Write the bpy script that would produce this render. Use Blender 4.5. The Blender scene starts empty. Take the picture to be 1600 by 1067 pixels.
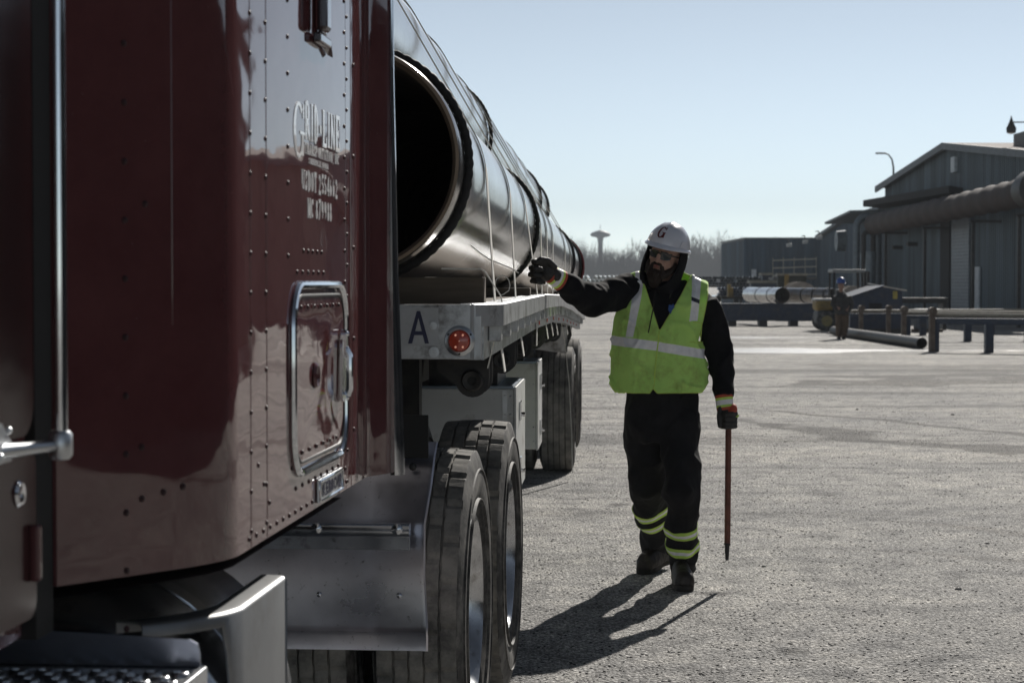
import bpy, bmesh, math, random
from mathutils import Vector, Matrix, noise
R = math.radians
PI = math.pi
random.seed(7)
scene = bpy.context.scene

# ------------------------------------------------------------------ camera, sky, sun, exposure
CAM_H = 1.57; F = 3111.0; PITCH = 1.676
cd = bpy.data.cameras.new('camera'); cam = bpy.data.objects.new('camera', cd)
scene.collection.objects.link(cam); scene.camera = cam
cam.location = (0, 0, CAM_H); cam.rotation_euler = (R(90 - PITCH), 0, 0)
cd.lens = 70; cd.sensor_width = 36; cd.clip_start = 0.1; cd.clip_end = 6000
cd.dof.use_dof = True; cd.dof.focus_distance = 7.6; cd.dof.aperture_fstop = 8.5
SUN_AZ, SUN_EL = 20.0, 32.0
w = bpy.data.worlds.new('World'); scene.world = w; w.use_nodes = True
nt = w.node_tree; bg = nt.nodes['Background']
sky = nt.nodes.new('ShaderNodeTexSky'); sky.sky_type = 'NISHITA'; sky.sun_disc = False
sky.sun_elevation = R(SUN_EL); sky.sun_rotation = R(SUN_AZ)
sky.altitude = 3000; sky.air_density = 1.0; sky.dust_density = 0.2; sky.ozone_density = 1.0
hs = nt.nodes.new('ShaderNodeHueSaturation'); hs.inputs['Saturation'].default_value = 0.29
nt.links.new(sky.outputs[0], hs.inputs['Color']); tn = nt.nodes.new('ShaderNodeMixRGB'); tn.blend_type = 'MULTIPLY'; tn.inputs[0].default_value = 1; tn.inputs[2].default_value = (.462, .482, .492, 1)
gm = nt.nodes.new('ShaderNodeGamma'); gm.inputs[1].default_value = 1.6
nt.links.new(hs.outputs[0], tn.inputs[1]); nt.links.new(tn.outputs[0], gm.inputs[0]); h2 = nt.nodes.new('ShaderNodeHueSaturation'); h2.inputs['Saturation'].default_value = 1.0
t2 = nt.nodes.new('ShaderNodeMixRGB'); t2.blend_type = 'MULTIPLY'; t2.inputs[0].default_value = 1; t2.inputs[2].default_value = (1, 1, 1, 1)
nt.links.new(gm.outputs[0], h2.inputs['Color']); nt.links.new(h2.outputs[0], t2.inputs[1]); nt.links.new(t2.outputs[0], bg.inputs[0])
bg.inputs[1].default_value = 0.067
sd = bpy.data.lights.new('sun', 'SUN'); sun = bpy.data.objects.new('sun', sd); scene.collection.objects.link(sun)
sd.energy = 5.0; sd.angle = R(0.53); sd.color = (1.0, 0.955, 0.89)
sdir = Vector((math.sin(R(SUN_AZ)) * math.cos(R(SUN_EL)), math.cos(R(SUN_AZ)) * math.cos(R(SUN_EL)), math.sin(R(SUN_EL))))
sun.rotation_euler = sdir.to_track_quat('Z', 'Y').to_euler(); sun.location = sdir * 60
vs = scene.view_settings
vs.view_transform = 'Standard'; vs.look = 'None'; vs.exposure = 0.0; vs.gamma = 1.0; vs.use_curve_mapping = False
scene.cycles.max_bounces = 8; scene.cycles.volume_bounces = 0
scene.cycles.use_denoising = True

# ------------------------------------------------------------------ helpers
_t = R(PITCH)
def P(px, py, Y):
    """world point seen at photo pixel (px,py) at depth Y"""
    a = (px - 800) / F; b = -(py - 533.5) / F
    d = Vector((a, b * math.sin(_t) + math.cos(_t), b * math.cos(_t) - math.sin(_t)))
    k = Y / d.y
    return Vector((d.x * k, Y, CAM_H + d.z * k))

def tagp(o, label=None, cat=None, group=None, kind=None):
    if label: o['label'] = label
    if cat: o['category'] = cat
    if group: o['group'] = group
    if kind: o['kind'] = kind
    return o

def thing(name, label, cat, loc=(0, 0, 0), rz=0, group=None):
    e = bpy.data.objects.new(name, None); scene.collection.objects.link(e)
    e.empty_display_size = 0.1
    e.location = loc; e.rotation_euler = (0, 0, rz)
    return tagp(e, label, cat, group)

class MB:
    def __init__(s): s.v = []; s.f = []; s.m = []; s.sm = []
    def add(s, verts, faces, mi=0, smooth=False):
        o = len(s.v); s.v += [Vector(p) for p in verts]
        for f in faces: s.f.append([i + o for i in f]); s.m.append(mi); s.sm.append(smooth)
        return s
    def box(s, x0, x1, y0, y1, z0, z1, mi=0, M=None, bev=0.0):
        if bev > 0:
            b = min(bev, (x1-x0)*.45, (y1-y0)*.45, (z1-z0)*.45)
            bm = bmesh.new(); bmesh.ops.create_cube(bm, size=1)
            for v in bm.verts:
                v.co = Vector(((x0+x1)/2+v.co.x*(x1-x0), (y0+y1)/2+v.co.y*(y1-y0), (z0+z1)/2+v.co.z*(z1-z0)))
            bmesh.ops.bevel(bm, geom=bm.edges[:], offset=b, segments=2, affect='EDGES', profile=0.5)
            bm.verts.index_update()
            V = [v.co.copy() for v in bm.verts]; Fc = [[v.index for v in f.verts] for f in bm.faces]; bm.free()
        else:
            V = [Vector((x, y, z)) for z in (z0, z1) for y in (y0, y1) for x in (x0, x1)]
            Fc = [[0,2,3,1],[4,5,7,6],[0,1,5,4],[2,6,7,3],[0,4,6,2],[1,3,7,5]]
        if M is not None: V = [M @ p for p in V]
        return s.add(V, Fc, mi, False)
    def ring_loft(s, rings, mi=0, closed=True, cap=True, smooth=True):
        n = len(rings[0]); V = [p for r in rings for p in r]; Fc = []
        for i in range(len(rings)-1):
            for j in range(n if closed else n-1):
                k = (j+1) % n
                Fc.append([i*n+j, i*n+k, (i+1)*n+k, (i+1)*n+j])
        s.add(V, Fc, mi, smooth)
        if cap and closed:
            s.add(rings[0], [list(range(n))[::-1]], mi, False); s.add(rings[-1], [list(range(n))], mi, False)
        return s
    def tube(s, pts, r, n=10, mi=0, cap=True, smooth=True, up=None):
        pts = [Vector(p) for p in pts]; rr = r if isinstance(r, (list, tuple)) else [r]*len(pts)
        rings = []; prev = None
        for i, p in enumerate(pts):
            if i == 0: d = pts[1]-p
            elif i == len(pts)-1: d = p-pts[i-1]
            else: d = (pts[i+1]-p).normalized() + (p-pts[i-1]).normalized()
            d = d.normalized() if d.length > 1e-9 else Vector((0,0,1))
            if prev is None:
                a = Vector(up) if up else (Vector((0,0,1)) if abs(d.z) < .9 else Vector((1,0,0)))
                u = d.cross(a).normalized()
            else:
                u = (prev - d*prev.dot(d)).normalized()
            prev = u; w_ = d.cross(u)
            rings.append([p + (u*math.cos(2*PI*k/n) + w_*math.sin(2*PI*k/n))*rr[i] for k in range(n)])
        return s.ring_loft(rings, mi, True, cap, smooth)
    def cyl(s, a, b, r, n=24, mi=0): 
        return s.tube([a, b], r, n, mi)
    def lathe(s, prof, n=32, axis='x', c=(0,0,0), mi=0, smooth=True, closed=False):
        """prof: list of (t along axis, radius)"""
        c = Vector(c); rings = []
        for k in range(n):
            a = 2*PI*k/n; ca, sa = math.cos(a), math.sin(a); ring = []
            for t, r in prof:
                if axis == 'x': q = Vector((t, r*ca, r*sa))
                elif axis == 'y': q = Vector((r*ca, t, r*sa))
                else: q = Vector((r*ca, r*sa, t))
                ring.append(c+q)
            rings.append(ring)
        m = len(prof); V = [p for r in rings for p in r]; Fc = []
        for k in range(n):
            k2 = (k+1) % n
            for j in range(m if closed else m-1):
                j2 = (j+1) % m
                Fc.append([k*m+j, k*m+j2, k2*m+j2, k2*m+j])
        return s.add(V, Fc, mi, smooth)
    def ico(s, c, r, sub=1, mi=0, sc=(1,1,1), smooth=True, M=None):
        bm = bmesh.new(); bmesh.ops.create_icosphere(bm, subdivisions=sub, radius=1)
        c = Vector(c); V = []
        for v in bm.verts:
            q = Vector((v.co.x*sc[0], v.co.y*sc[1], v.co.z*sc[2]))*r
            if M is not None: q = M @ q
            V.append(c+q)
        Fc = [[v.index for v in f.verts] for f in bm.faces]; bm.free()
        return s.add(V, Fc, mi, smooth)
    def dome(s, c, nrm, r, h, n=8, mi=0):
        """rivet / bolt head"""
        nrm = Vector(nrm).normalized(); a = Vector((0,0,1)) if abs(nrm.z) < .9 else Vector((1,0,0))
        u = nrm.cross(a).normalized(); w_ = nrm.cross(u); c = Vector(c)
        rings = [[c + (u*math.cos(2*PI*k/n)+w_*math.sin(2*PI*k/n))*r*q + nrm*h*t for k in range(n)] for q, t in ((1,-.2),(.95,.35),(.6,.85),(.15,1))]
        return s.ring_loft(rings, mi)
    def prism(s, poly, ext, mi=0, M=None):
        """poly: planar points (3D), extruded by vector ext"""
        n = len(poly); A = [Vector(p) for p in poly]; ext = Vector(ext); B = [p+ext for p in A]
        V = A+B
        if M is not None: V = [M @ p for p in V]
        s.add(V, [list(range(n))[::-1], list(range(n, 2*n))] + [[i, (i+1)%n, n+(i+1)%n, n+i] for i in range(n)], mi)
        return s
    def build(s, name, mats, parent=None, off=None, smooth_angle=None):
        me = bpy.data.meshes.new(name)
        V = s.v if off is None else [p-Vector(off) for p in s.v]
        me.from_pydata([tuple(p) for p in V], [], s.f)
        if not isinstance(mats, (list, tuple)): mats = [mats]
        for m in mats: me.materials.append(m)
        me.polygons.foreach_set('material_index', s.m)
        me.polygons.foreach_set('use_smooth', s.sm)
        bm = bmesh.new(); bm.from_mesh(me)
        bmesh.ops.remove_doubles(bm, verts=bm.verts, dist=1e-6)
        bmesh.ops.recalc_face_normals(bm, faces=bm.faces)
        for e in bm.edges:
            if len(e.link_faces) != 2 or e.calc_face_angle(0) > .75: e.smooth = False
        bm.to_mesh(me); bm.free(); me.update()
        o = bpy.data.objects.new(name, me); scene.collection.objects.link(o)
        if parent: o.parent = parent
        return o

def remesh(mb, name, mat, parent, voxel, smooth=2, fn=None, frame=None, split=True):
    """join overlapping shells of mb into one continuous surface; fn(co, normal) -> new co"""
    o = mb.build(name, mat, None)
    md = o.modifiers.new('r', 'REMESH'); md.mode = 'VOXEL'; md.voxel_size = voxel; md.use_smooth_shade = True
    ms = o.modifiers.new('s', 'SMOOTH'); ms.iterations = smooth; ms.factor = 0.5
    dg = bpy.context.evaluated_depsgraph_get(); dg.update()
    me = bpy.data.meshes.new_from_object(o.evaluated_get(dg), depsgraph=dg)
    old = o.data; o.modifiers.clear(); o.data = me; bpy.data.meshes.remove(old)
    if not me.materials: me.materials.append(mat)
    if fn:
        nrm = [v.normal.copy() for v in me.vertices]
        for v, n_ in zip(me.vertices, nrm): v.co = fn(v.co.copy(), n_)
    me.polygons.foreach_set('use_smooth', [True]*len(me.polygons)); me.update()
    if parent: o.parent = parent
    me.name = name
    return o

def copy_tree(root, **kw):
    r = root.copy(); scene.collection.objects.link(r)
    def rec(src, dst):
        for ch in [c for c in ALL(src)]:
            c2 = ch.copy(); scene.collection.objects.link(c2); c2.parent = dst; rec(ch, c2)
    rec(root, r)
    return r
def ALL(o): return [c for c in scene.collection.objects if c.parent == o]

# ------------------------------------------------------------------ materials
def nodes(name):
    m = bpy.data.materials.new(name); m.use_nodes = True
    return m, m.node_tree, m.node_tree.nodes['Principled BSDF']
def NN(t, typ, **kw):
    n = t.nodes.new(typ)
    for k, v in kw.items():
        if k in n.inputs: n.inputs[k].default_value = v
        else: setattr(n, k, v)
    return n
def ramp(t, src, stops):
    r = t.nodes.new('ShaderNodeValToRGB'); t.links.new(src, r.inputs[0])
    els = r.color_ramp.elements
    while len(els) < len(stops): els.new(0.5)
    for e, (p, c) in zip(els, stops):
        e.position = p; e.color = (c[0], c[1], c[2], 1) if isinstance(c, (tuple, list)) else (c, c, c, 1)
    return r
def mat(name, col, rough=.6, metal=0.0, spec=.5, var=.25, scale=6.0, coat=0.0, coat_r=.05, bump=0.0, bscale=60.0, rvar=0.0,
        stretch=(1,1,1), dirt=None, dirt_amt=.5, dirt_scale=3.0, emit=None, sheen=0.0, bdist=.002, aniso=0):
    m, t, b = nodes(name); L = t.links
    tc = NN(t, 'ShaderNodeTexCoord'); mp = NN(t, 'ShaderNodeMapping'); mp.inputs['Scale'].default_value = stretch
    L.new(tc.outputs['Object'], mp.inputs[0])
    n1 = NN(t, 'ShaderNodeTexNoise', Scale=scale, Detail=6.0, Roughness=.6); L.new(mp.outputs[0], n1.inputs['Vector'])
    lo = tuple(c*(1-var) for c in col); hi = tuple(min(1, c*(1+var)) for c in col)
    r = ramp(t, n1.outputs[0], [(.3, lo), (.7, hi)]); cs = r.outputs[0]
    if dirt:
        n2 = NN(t, 'ShaderNodeTexNoise', Scale=dirt_scale, Detail=8.0, Roughness=.7); L.new(mp.outputs[0], n2.inputs['Vector'])
        k = ramp(t, n2.outputs[0], [(.62-dirt_amt*.3, 0.0), (.75-dirt_amt*.15, 1.0)])
        mx = NN(t, 'ShaderNodeMixRGB'); L.new(k.outputs[0], mx.inputs[0]); L.new(cs, mx.inputs[1]); mx.inputs[2].default_value = (*dirt, 1); cs = mx.outputs[0]
    L.new(cs, b.inputs['Base Color'])
    b.inputs['Roughness'].default_value = rough; b.inputs['Metallic'].default_value = metal
    b.inputs['Specular IOR Level'].default_value = spec
    if rvar:
        rr = ramp(t, n1.outputs[0], [(.3, max(0, rough-rvar)), (.7, min(1, rough+rvar))]); L.new(rr.outputs[0], b.inputs['Roughness'])
    if coat: b.inputs['Coat Weight'].default_value = coat; b.inputs['Coat Roughness'].default_value = coat_r
    if sheen: b.inputs['Sheen Weight'].default_value = sheen
    if bump:
        n3 = NN(t, 'ShaderNodeTexNoise', Scale=bscale, Detail=5.0); L.new(mp.outputs[0], n3.inputs['Vector'])
        bp = NN(t, 'ShaderNodeBump', Strength=bump, Distance=bdist); L.new(n3.outputs[0], bp.inputs['Height']); L.new(bp.outputs[0], b.inputs['Normal'])
        if coat: L.new(bp.outputs[0], b.inputs['Coat Normal'])
    if emit: b.inputs['Emission Color'].default_value = (*emit[0], 1); b.inputs['Emission Strength'].default_value = emit[1]
    return m

def paint_panel(shaded=False):
    """dark red gloss paint on thin riveted sheet: slightly rippled"""
    m, t, b = nodes('maroon_paint'); L = t.links
    tc = NN(t, 'ShaderNodeTexCoord'); mp = NN(t, 'ShaderNodeMapping'); mp.inputs['Scale'].default_value = (1, 1.6, 3.4)
    L.new(tc.outputs['Object'], mp.inputs[0])
    n1 = NN(t, 'ShaderNodeTexNoise', Scale=2.2, Detail=2.0, Roughness=.45); L.new(mp.outputs[0], n1.inputs[0])
    n2 = NN(t, 'ShaderNodeTexNoise', Scale=180.0, Detail=2.0); L.new(tc.outputs['Object'], n2.inputs[0])
    b1 = NN(t, 'ShaderNodeBump', Strength=.26, Distance=.006); L.new(n1.outputs[0], b1.inputs['Height'])
    b2 = NN(t, 'ShaderNodeBump', Strength=.04, Distance=.0006); L.new(n2.outputs[0], b2.inputs['Height']); L.new(b1.outputs[0], b2.inputs['Normal'])
    L.new(b1.outputs[0], b.inputs['Coat Normal']); L.new(b2.outputs[0], b.inputs['Normal'])
    n3 = NN(t, 'ShaderNodeTexNoise', Scale=7.0, Detail=9.0, Roughness=.75); L.new(tc.outputs['Object'], n3.inputs[0])
    kd = .42 if shaded else 1.0  # cab door and kick panel: shade is painted in as a darker tone
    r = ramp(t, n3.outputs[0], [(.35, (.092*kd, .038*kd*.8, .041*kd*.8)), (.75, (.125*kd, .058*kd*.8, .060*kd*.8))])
    # specks of dust and chips
    vo = NN(t, 'ShaderNodeTexVoronoi', Scale=55.0); L.new(tc.outputs['Object'], vo.inputs['Vector'])
    sp = ramp(t, vo.outputs['Distance'], [(.035, 1.0), (.06, 0.0)])
    n4 = NN(t, 'ShaderNodeTexNoise', Scale=9.0); L.new(tc.outputs['Object'], n4.inputs[0])
    sk = ramp(t, n4.outputs[0], [(.52, 0.0), (.62, .8)])
    mu = NN(t, 'ShaderNodeMath', operation='MULTIPLY'); L.new(sp.outputs[0], mu.inputs[0]); L.new(sk.outputs[0], mu.inputs[1])
    mx = NN(t, 'ShaderNodeMixRGB'); L.new(mu.outputs[0], mx.inputs[0]); L.new(r.outputs[0], mx.inputs[1]); mx.inputs[2].default_value = (.3, .25, .24, 1)
    L.new(mx.outputs[0], b.inputs['Base Color'])
    b.inputs['Roughness'].default_value = .6; b.inputs['IOR'].default_value = 1.0
    b.inputs['Coat Weight'].default_value = .45 if shaded else 1; b.inputs['Coat Roughness'].default_value = .16 if shaded else .035; b.inputs['Coat IOR'].default_value = 1.85
    return m

M = {}
M['paint'] = paint_panel(); M['paint_shaded'] = paint_panel(True)
M['paint_plain'] = mat('maroon_paint_smooth', (.11, .042, .045), .6, coat=1, coat_r=.04, var=.1); M['paint_plain'].node_tree.nodes['Principled BSDF'].inputs['IOR'].default_value = 1.0
M['alu_satin'] = mat('satin_aluminium', (.29, .295, .30), .45, .9, var=.12, scale=5, bump=.1, bscale=40, dirt=(.2,.19,.17), dirt_amt=.4)
M['chrome'] = mat('chrome', (.75, .77, .8), .08, 1.0, var=.06, rvar=.04, scale=20)
M['alu'] = mat('brushed_aluminium', (.62, .64, .66), .34, 1.0, var=.12, rvar=.1, scale=9, bump=.08, bscale=90, dirt=(.2,.19,.18), dirt_amt=.35)
M['alu_pol'] = mat('polished_aluminium', (.58, .60, .64), .2, 1.0, var=.15, rvar=.08, scale=5, dirt=(.12,.11,.11), dirt_amt=.2, dirt_scale=25, bump=.15, bscale=6, bdist=.004)
M['alu_white'] = mat('mill_aluminium', (.50, .51, .52), .42, .75, var=.15, scale=12, dirt=(.12,.11,.10), dirt_amt=.45, dirt_scale=8, bump=.1)
M['whitebox'] = mat('white_toolbox_paint', (.58, .59, .58), .45, 0, var=.08, dirt=(.25,.23,.2), dirt_amt=.3, dirt_scale=6)
M['black'] = mat('black_steel', (.018, .018, .019), .55, 0, var=.5, dirt=(.05,.045,.04), dirt_amt=.6, dirt_scale=8, bump=.2)
M['blackgloss'] = mat('black_gloss', (.008, .009, .012), .2, 0, coat=.6)
M['rubber_flap'] = mat('black_rubber', (.012, .012, .012), .75)
M['tyre'] = mat('tyre_rubber', (.028, .027, .026), .7, var=.3, scale=10, dirt=(.20,.19,.175), dirt_amt=.62, dirt_scale=7, bump=.35, bscale=80)
M['tyre_tread'] = mat('tyre_tread_rubber', (.085, .082, .077), .85, var=.3, scale=14, dirt=(.26,.245,.22), dirt_amt=.9, dirt_scale=9, bump=.5, bscale=60)
M['wood'] = mat('weathered_timber', (.13, .105, .08), .85, var=.5, scale=14, stretch=(.12, 1, 1), bump=.5, bscale=50)
M['deckwood'] = mat('deck_planks', (.16, .13, .1), .85, var=.4, scale=8, stretch=(1, .1, 1), bump=.4)
M['rope'] = mat('black_rope', (.014, .014, .015), .7, var=.4, scale=60, bump=.4, bscale=200)
M['strap'] = mat('pale_strap_webbing', (.78, .76, .70), .6, 0, var=.1, scale=30)
M['red'] = mat('red_cap', (.24, .015, .02), .5)
M['navy'] = mat('navy_lettering', (.02, .022, .06), .5)
M['white_letter'] = mat('white_lettering', (.9, .9, .9), .5, var=.05, scale=40, coat=1, coat_r=.04)
M['lamp_red'] = mat('red_lamp_lens', (.34, .05, .03), .15, coat=1, emit=((.8, .08, .03), .03))
M['lamp_dot'] = mat('lamp_led', (.9, .55, .4), .2, emit=((1, .45, .3), .35))
M['green_sticker'] = mat('green_sticker', (.22, .42, .16), .4)

def pipe_mat(inner=False):
    m, t, b = nodes('pipe_steel'); L = t.links
    tc = NN(t, 'ShaderNodeTexCoord')
    mp = NN(t, 'ShaderNodeMapping'); mp.inputs['Scale'].default_value = (1.2, 22, 1.2); L.new(tc.outputs['Object'], mp.inputs[0])
    n1 = NN(t, 'ShaderNodeTexNoise', Scale=1.6, Detail=7.0, Roughness=.65); L.new(mp.outputs[0], n1.inputs[0])
    n2 = NN(t, 'ShaderNodeTexNoise', Scale=1.4, Detail=6.0, Roughness=.6); L.new(tc.outputs['Object'], n2.inputs[0])
    r = ramp(t, n1.outputs[0], [(.3, (.26, .25, .24)), (.55, (.45, .44, .43)), (.8, (.62, .61, .60))])
    st = ramp(t, n2.outputs[0], [(.45, 0.0), (.62, .55)])
    mx = NN(t, 'ShaderNodeMixRGB'); L.new(st.outputs[0], mx.inputs[0]); L.new(r.outputs[0], mx.inputs[1]); mx.inputs[2].default_value = (.17, .13, .10, 1)
    L.new(mx.outputs[0], b.inputs['Base Color'])
    b.inputs['Metallic'].default_value = .85
    rr = ramp(t, n1.outputs[0], [(.3, .13), (.75, .30)]); L.new(rr.outputs[0], b.inputs['Roughness'])
    bp = NN(t, 'ShaderNodeBump', Strength=.25, Distance=.002); L.new(n1.outputs[0], bp.inputs['Height']); L.new(bp.outputs[0], b.inputs['Normal'])
    b.inputs['Coat Weight'].default_value = .35; b.inputs['Coat Roughness'].default_value = .12
    return m
M['pipe'] = pipe_mat()
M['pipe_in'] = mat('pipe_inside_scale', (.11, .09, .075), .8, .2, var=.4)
M['pipe_bevel'] = mat('machined_pipe_end', (.24, .18, .13), .5, .5, var=.2)

def ground_mat():
    m, t, b = nodes('gravelly_asphalt'); L = t.links
    tc = NN(t, 'ShaderNodeTexCoord'); o = tc.outputs['Object']
    fine = NN(t, 'ShaderNodeTexNoise', Scale=48.0, Detail=6.0, Roughness=.78); L.new(o, fine.inputs[0])
    st = NN(t, 'ShaderNodeTexVoronoi', Scale=60.0); L.new(o, st.inputs['Vector'])
    st2 = NN(t, 'ShaderNodeTexVoronoi', Scale=24.0); L.new(o, st2.inputs['Vector'])
    mid = NN(t, 'ShaderNodeTexNoise', Scale=3.2, Detail=8.0, Roughness=.68); L.new(o, mid.inputs[0])
    big = NN(t, 'ShaderNodeTexNoise', Scale=.28, Detail=5.0, Roughness=.55); L.new(o, big.inputs[0])
    mpt = NN(t, 'ShaderNodeMapping'); mpt.inputs['Scale'].default_value = (.12, 1.3, 1); mpt.inputs['Rotation'].default_value = (0, 0, R(-14)); L.new(o, mpt.inputs[0])
    trk = NN(t, 'ShaderNodeTexNoise', Scale=.55, Detail=6.0, Roughness=.62, Distortion=.6); L.new(mpt.outputs[0], trk.inputs[0])
    c1 = ramp(t, fine.outputs[0], [(.37, .035), (.5, .17), (.61, .56)])
    # individual stones, each its own tone
    sc = NN(t, 'ShaderNodeSeparateColor'); L.new(st.outputs['Color'], sc.inputs[0])
    c2 = ramp(t, sc.outputs[0], [(0, .06), (.6, .20), (1, .50)])
    mk = ramp(t, st.outputs['Distance'], [(.25, 1.0), (.5, 0.0)])
    mA = NN(t, 'ShaderNodeMixRGB'); L.new(mk.outputs[0], mA.inputs[0]); L.new(c1.outputs[0], mA.inputs[1]); L.new(c2.outputs[0], mA.inputs[2])
    def mul(a, bb, f=1.0):
        x = NN(t, 'ShaderNodeMixRGB', blend_type='MULTIPLY'); x.inputs[0].default_value = f; L.new(a, x.inputs[1]); L.new(bb, x.inputs[2]); return x.outputs[0]
    c = mul(mA.outputs[0], ramp(t, mid.outputs[0], [(.34, (.48, .48, .49)), (.5, (1.0, 1.0, 1.0)), (.66, (1.36, 1.34, 1.30))]).outputs[0])
    c = mul(c, ramp(t, big.outputs[0], [(.32, (.72, .72, .73)), (.68, (1.16, 1.14, 1.10))]).outputs[0])
    tr = ramp(t, trk.outputs[0], [(.37, (.42, .415, .41)), (.48, (.95, .95, .95)), (.60, (1.12, 1.10, 1.07))])
    # tracks only beyond the near ground
    sx = NN(t, 'ShaderNodeSeparateXYZ'); L.new(o, sx.inputs[0])
    mr = NN(t, 'ShaderNodeMapRange'); L.new(sx.outputs[1], mr.inputs[0]); mr.inputs[1].default_value = 10; mr.inputs[2].default_value = 19; mr.inputs[3].default_value = .12; mr.inputs[4].default_value = 1.0
    xt = NN(t, 'ShaderNodeMixRGB', blend_type='MULTIPLY'); L.new(mr.outputs[0], xt.inputs[0]); L.new(c, xt.inputs[1]); L.new(tr.outputs[0], xt.inputs[2]); c = xt.outputs[0]
    def smear(a0, k, hw, x0, dark):
        q = NN(t, 'ShaderNodeMath', operation='MULTIPLY_ADD'); L.new(sx.outputs[0], q.inputs[0]); q.inputs[1].default_value = -k; q.inputs[2].default_value = -a0
        s1 = NN(t, 'ShaderNodeMath', operation='ADD'); L.new(sx.outputs[1], s1.inputs[0]); L.new(q.outputs[0], s1.inputs[1])
        wb = NN(t, 'ShaderNodeMath', operation='MULTIPLY_ADD'); L.new(big.outputs[0], wb.inputs[0]); wb.inputs[1].default_value = 9*hw; wb.inputs[2].default_value = -4.5*hw
        s2 = NN(t, 'ShaderNodeMath', operation='ADD'); L.new(s1.outputs[0], s2.inputs[0]); L.new(wb.outputs[0], s2.inputs[1])
        ab = NN(t, 'ShaderNodeMath', operation='ABSOLUTE'); L.new(s2.outputs[0], ab.inputs[0])
        m1 = NN(t, 'ShaderNodeMapRange'); L.new(ab.outputs[0], m1.inputs[0]); m1.inputs[2].default_value = hw; m1.inputs[3].default_value = .75; m1.inputs[4].default_value = -.15
        m2 = NN(t, 'ShaderNodeMapRange'); L.new(sx.outputs[0], m2.inputs[0]); m2.inputs[1].default_value = x0; m2.inputs[2].default_value = x0+1.2; m2.inputs[3].default_value = -.8; m2.inputs[4].default_value = 0
        s3 = NN(t, 'ShaderNodeMath', operation='ADD'); L.new(m1.outputs[0], s3.inputs[0]); L.new(m2.outputs[0], s3.inputs[1])
        s4 = NN(t, 'ShaderNodeMath', operation='ADD'); L.new(s3.outputs[0], s4.inputs[0]); L.new(mid.outputs[0], s4.inputs[1])
        rr = ramp(t, s4.outputs[0], [(.55, (1, 1, 1)), (.85, (dark, dark*.98, dark*.96))])
        return rr.outputs[0]
    for a0, k, hw, x0, dark in ((27.2, -1.75, .95, 2.0, .30), (30.5, -1.9, .35, 2.4, .4), (29.5, .45, 1.6, 3.6, .36), (38, -.1, 1.2, 5.0, .6), (15.2, -.9, .22, 1.9, .72), (12.6, -.5, .15, 1.6, .8)):
        c = mul(c, smear(a0, k, hw, x0, dark))
    # oil drips and damp spots
    vo2 = NN(t, 'ShaderNodeTexVoronoi', Scale=1.1); L.new(o, vo2.inputs['Vector'])
    dn = NN(t, 'ShaderNodeMath', operation='MULTIPLY_ADD'); L.new(mid.outputs[0], dn.inputs[0]); dn.inputs[1].default_value = .35; L.new(vo2.outputs['Distance'], dn.inputs[2])
    c = mul(c, ramp(t, dn.outputs[0], [(.20, (.5, .49, .48)), (.27, (1, 1, 1))]).outputs[0])
    # wet patches: bands at about 47 m and 57 m
    def band(y0, hw, x0, x1, seed):
        mpn = NN(t, 'ShaderNodeMapping'); mpn.inputs['Scale'].default_value = (.25, 1, 1); mpn.inputs['Location'].default_value = (seed, 0, 0); L.new(o, mpn.inputs[0])
        nn0 = NN(t, 'ShaderNodeTexNoise', Scale=1.3, Detail=9.0, Roughness=.8); nn = NN(t, 'ShaderNodeMath', operation='MULTIPLY_ADD'); L.new(mpn.outputs[0], nn0.inputs[0]); L.new(nn0.outputs[0], nn.inputs[0]); nn.inputs[1].default_value = 2.4; nn.inputs[2].default_value = -.72
        d = NN(t, 'ShaderNodeMath', operation='SUBTRACT'); L.new(sx.outputs[1], d.inputs[0]); d.inputs[1].default_value = y0
        a = NN(t, 'ShaderNodeMath', operation='ABSOLUTE'); L.new(d.outputs[0], a.inputs[0])
        q = NN(t, 'ShaderNodeMapRange'); L.new(a.outputs[0], q.inputs[0]); q.inputs[1].default_value = 0; q.inputs[2].default_value = hw; q.inputs[3].default_value = .75; q.inputs[4].default_value = -.25
        e = NN(t, 'ShaderNodeMapRange'); L.new(sx.outputs[0], e.inputs[0]); e.inputs[1].default_value = x0; e.inputs[2].default_value = x0+2.5; e.inputs[3].default_value = -.6; e.inputs[4].default_value = 0
        e2 = NN(t, 'ShaderNodeMapRange'); L.new(sx.outputs[0], e2.inputs[0]); e2.inputs[1].default_value = x1; e2.inputs[2].default_value = x1+3; e2.inputs[3].default_value = 0; e2.inputs[4].default_value = -.6
        s1 = NN(t, 'ShaderNodeMath', operation='ADD'); L.new(q.outputs[0], s1.inputs[0]); L.new(nn.outputs[0], s1.inputs[1])
        s2 = NN(t, 'ShaderNodeMath', operation='ADD'); L.new(s1.outputs[0], s2.inputs[0]); L.new(e.outputs[0], s2.inputs[1])
        s3 = NN(t, 'ShaderNodeMath', operation='ADD'); L.new(s2.outputs[0], s3.inputs[0]); L.new(e2.outputs[0], s3.inputs[1])
        return ramp(t, s3.outputs[0], [(.72, 0.0), (.80, 1.0)]).outputs[0]
    w1 = band(46.5, 3.8, 3.6, 6.9, 0); w2 = band(57.5, 2.2, 4.5, 6.0, 5.3); w3 = band(54, 1.6, 7.0, 7.6, 9.1)
    mxa = NN(t, 'ShaderNodeMath', operation='MAXIMUM'); L.new(w1, mxa.inputs[0]); L.new(w2, mxa.inputs[1])
    mxb = NN(t, 'ShaderNodeMath', operation='MAXIMUM'); L.new(mxa.outputs[0], mxb.inputs[0]); L.new(w3, mxb.inputs[1]); wet = mxb.outputs[0]
    mw = NN(t, 'ShaderNodeMixRGB'); L.new(wet, mw.inputs[0]); L.new(c, mw.inputs[1]); mw.inputs[2].default_value = (.035, .033, .03, 1)
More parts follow.
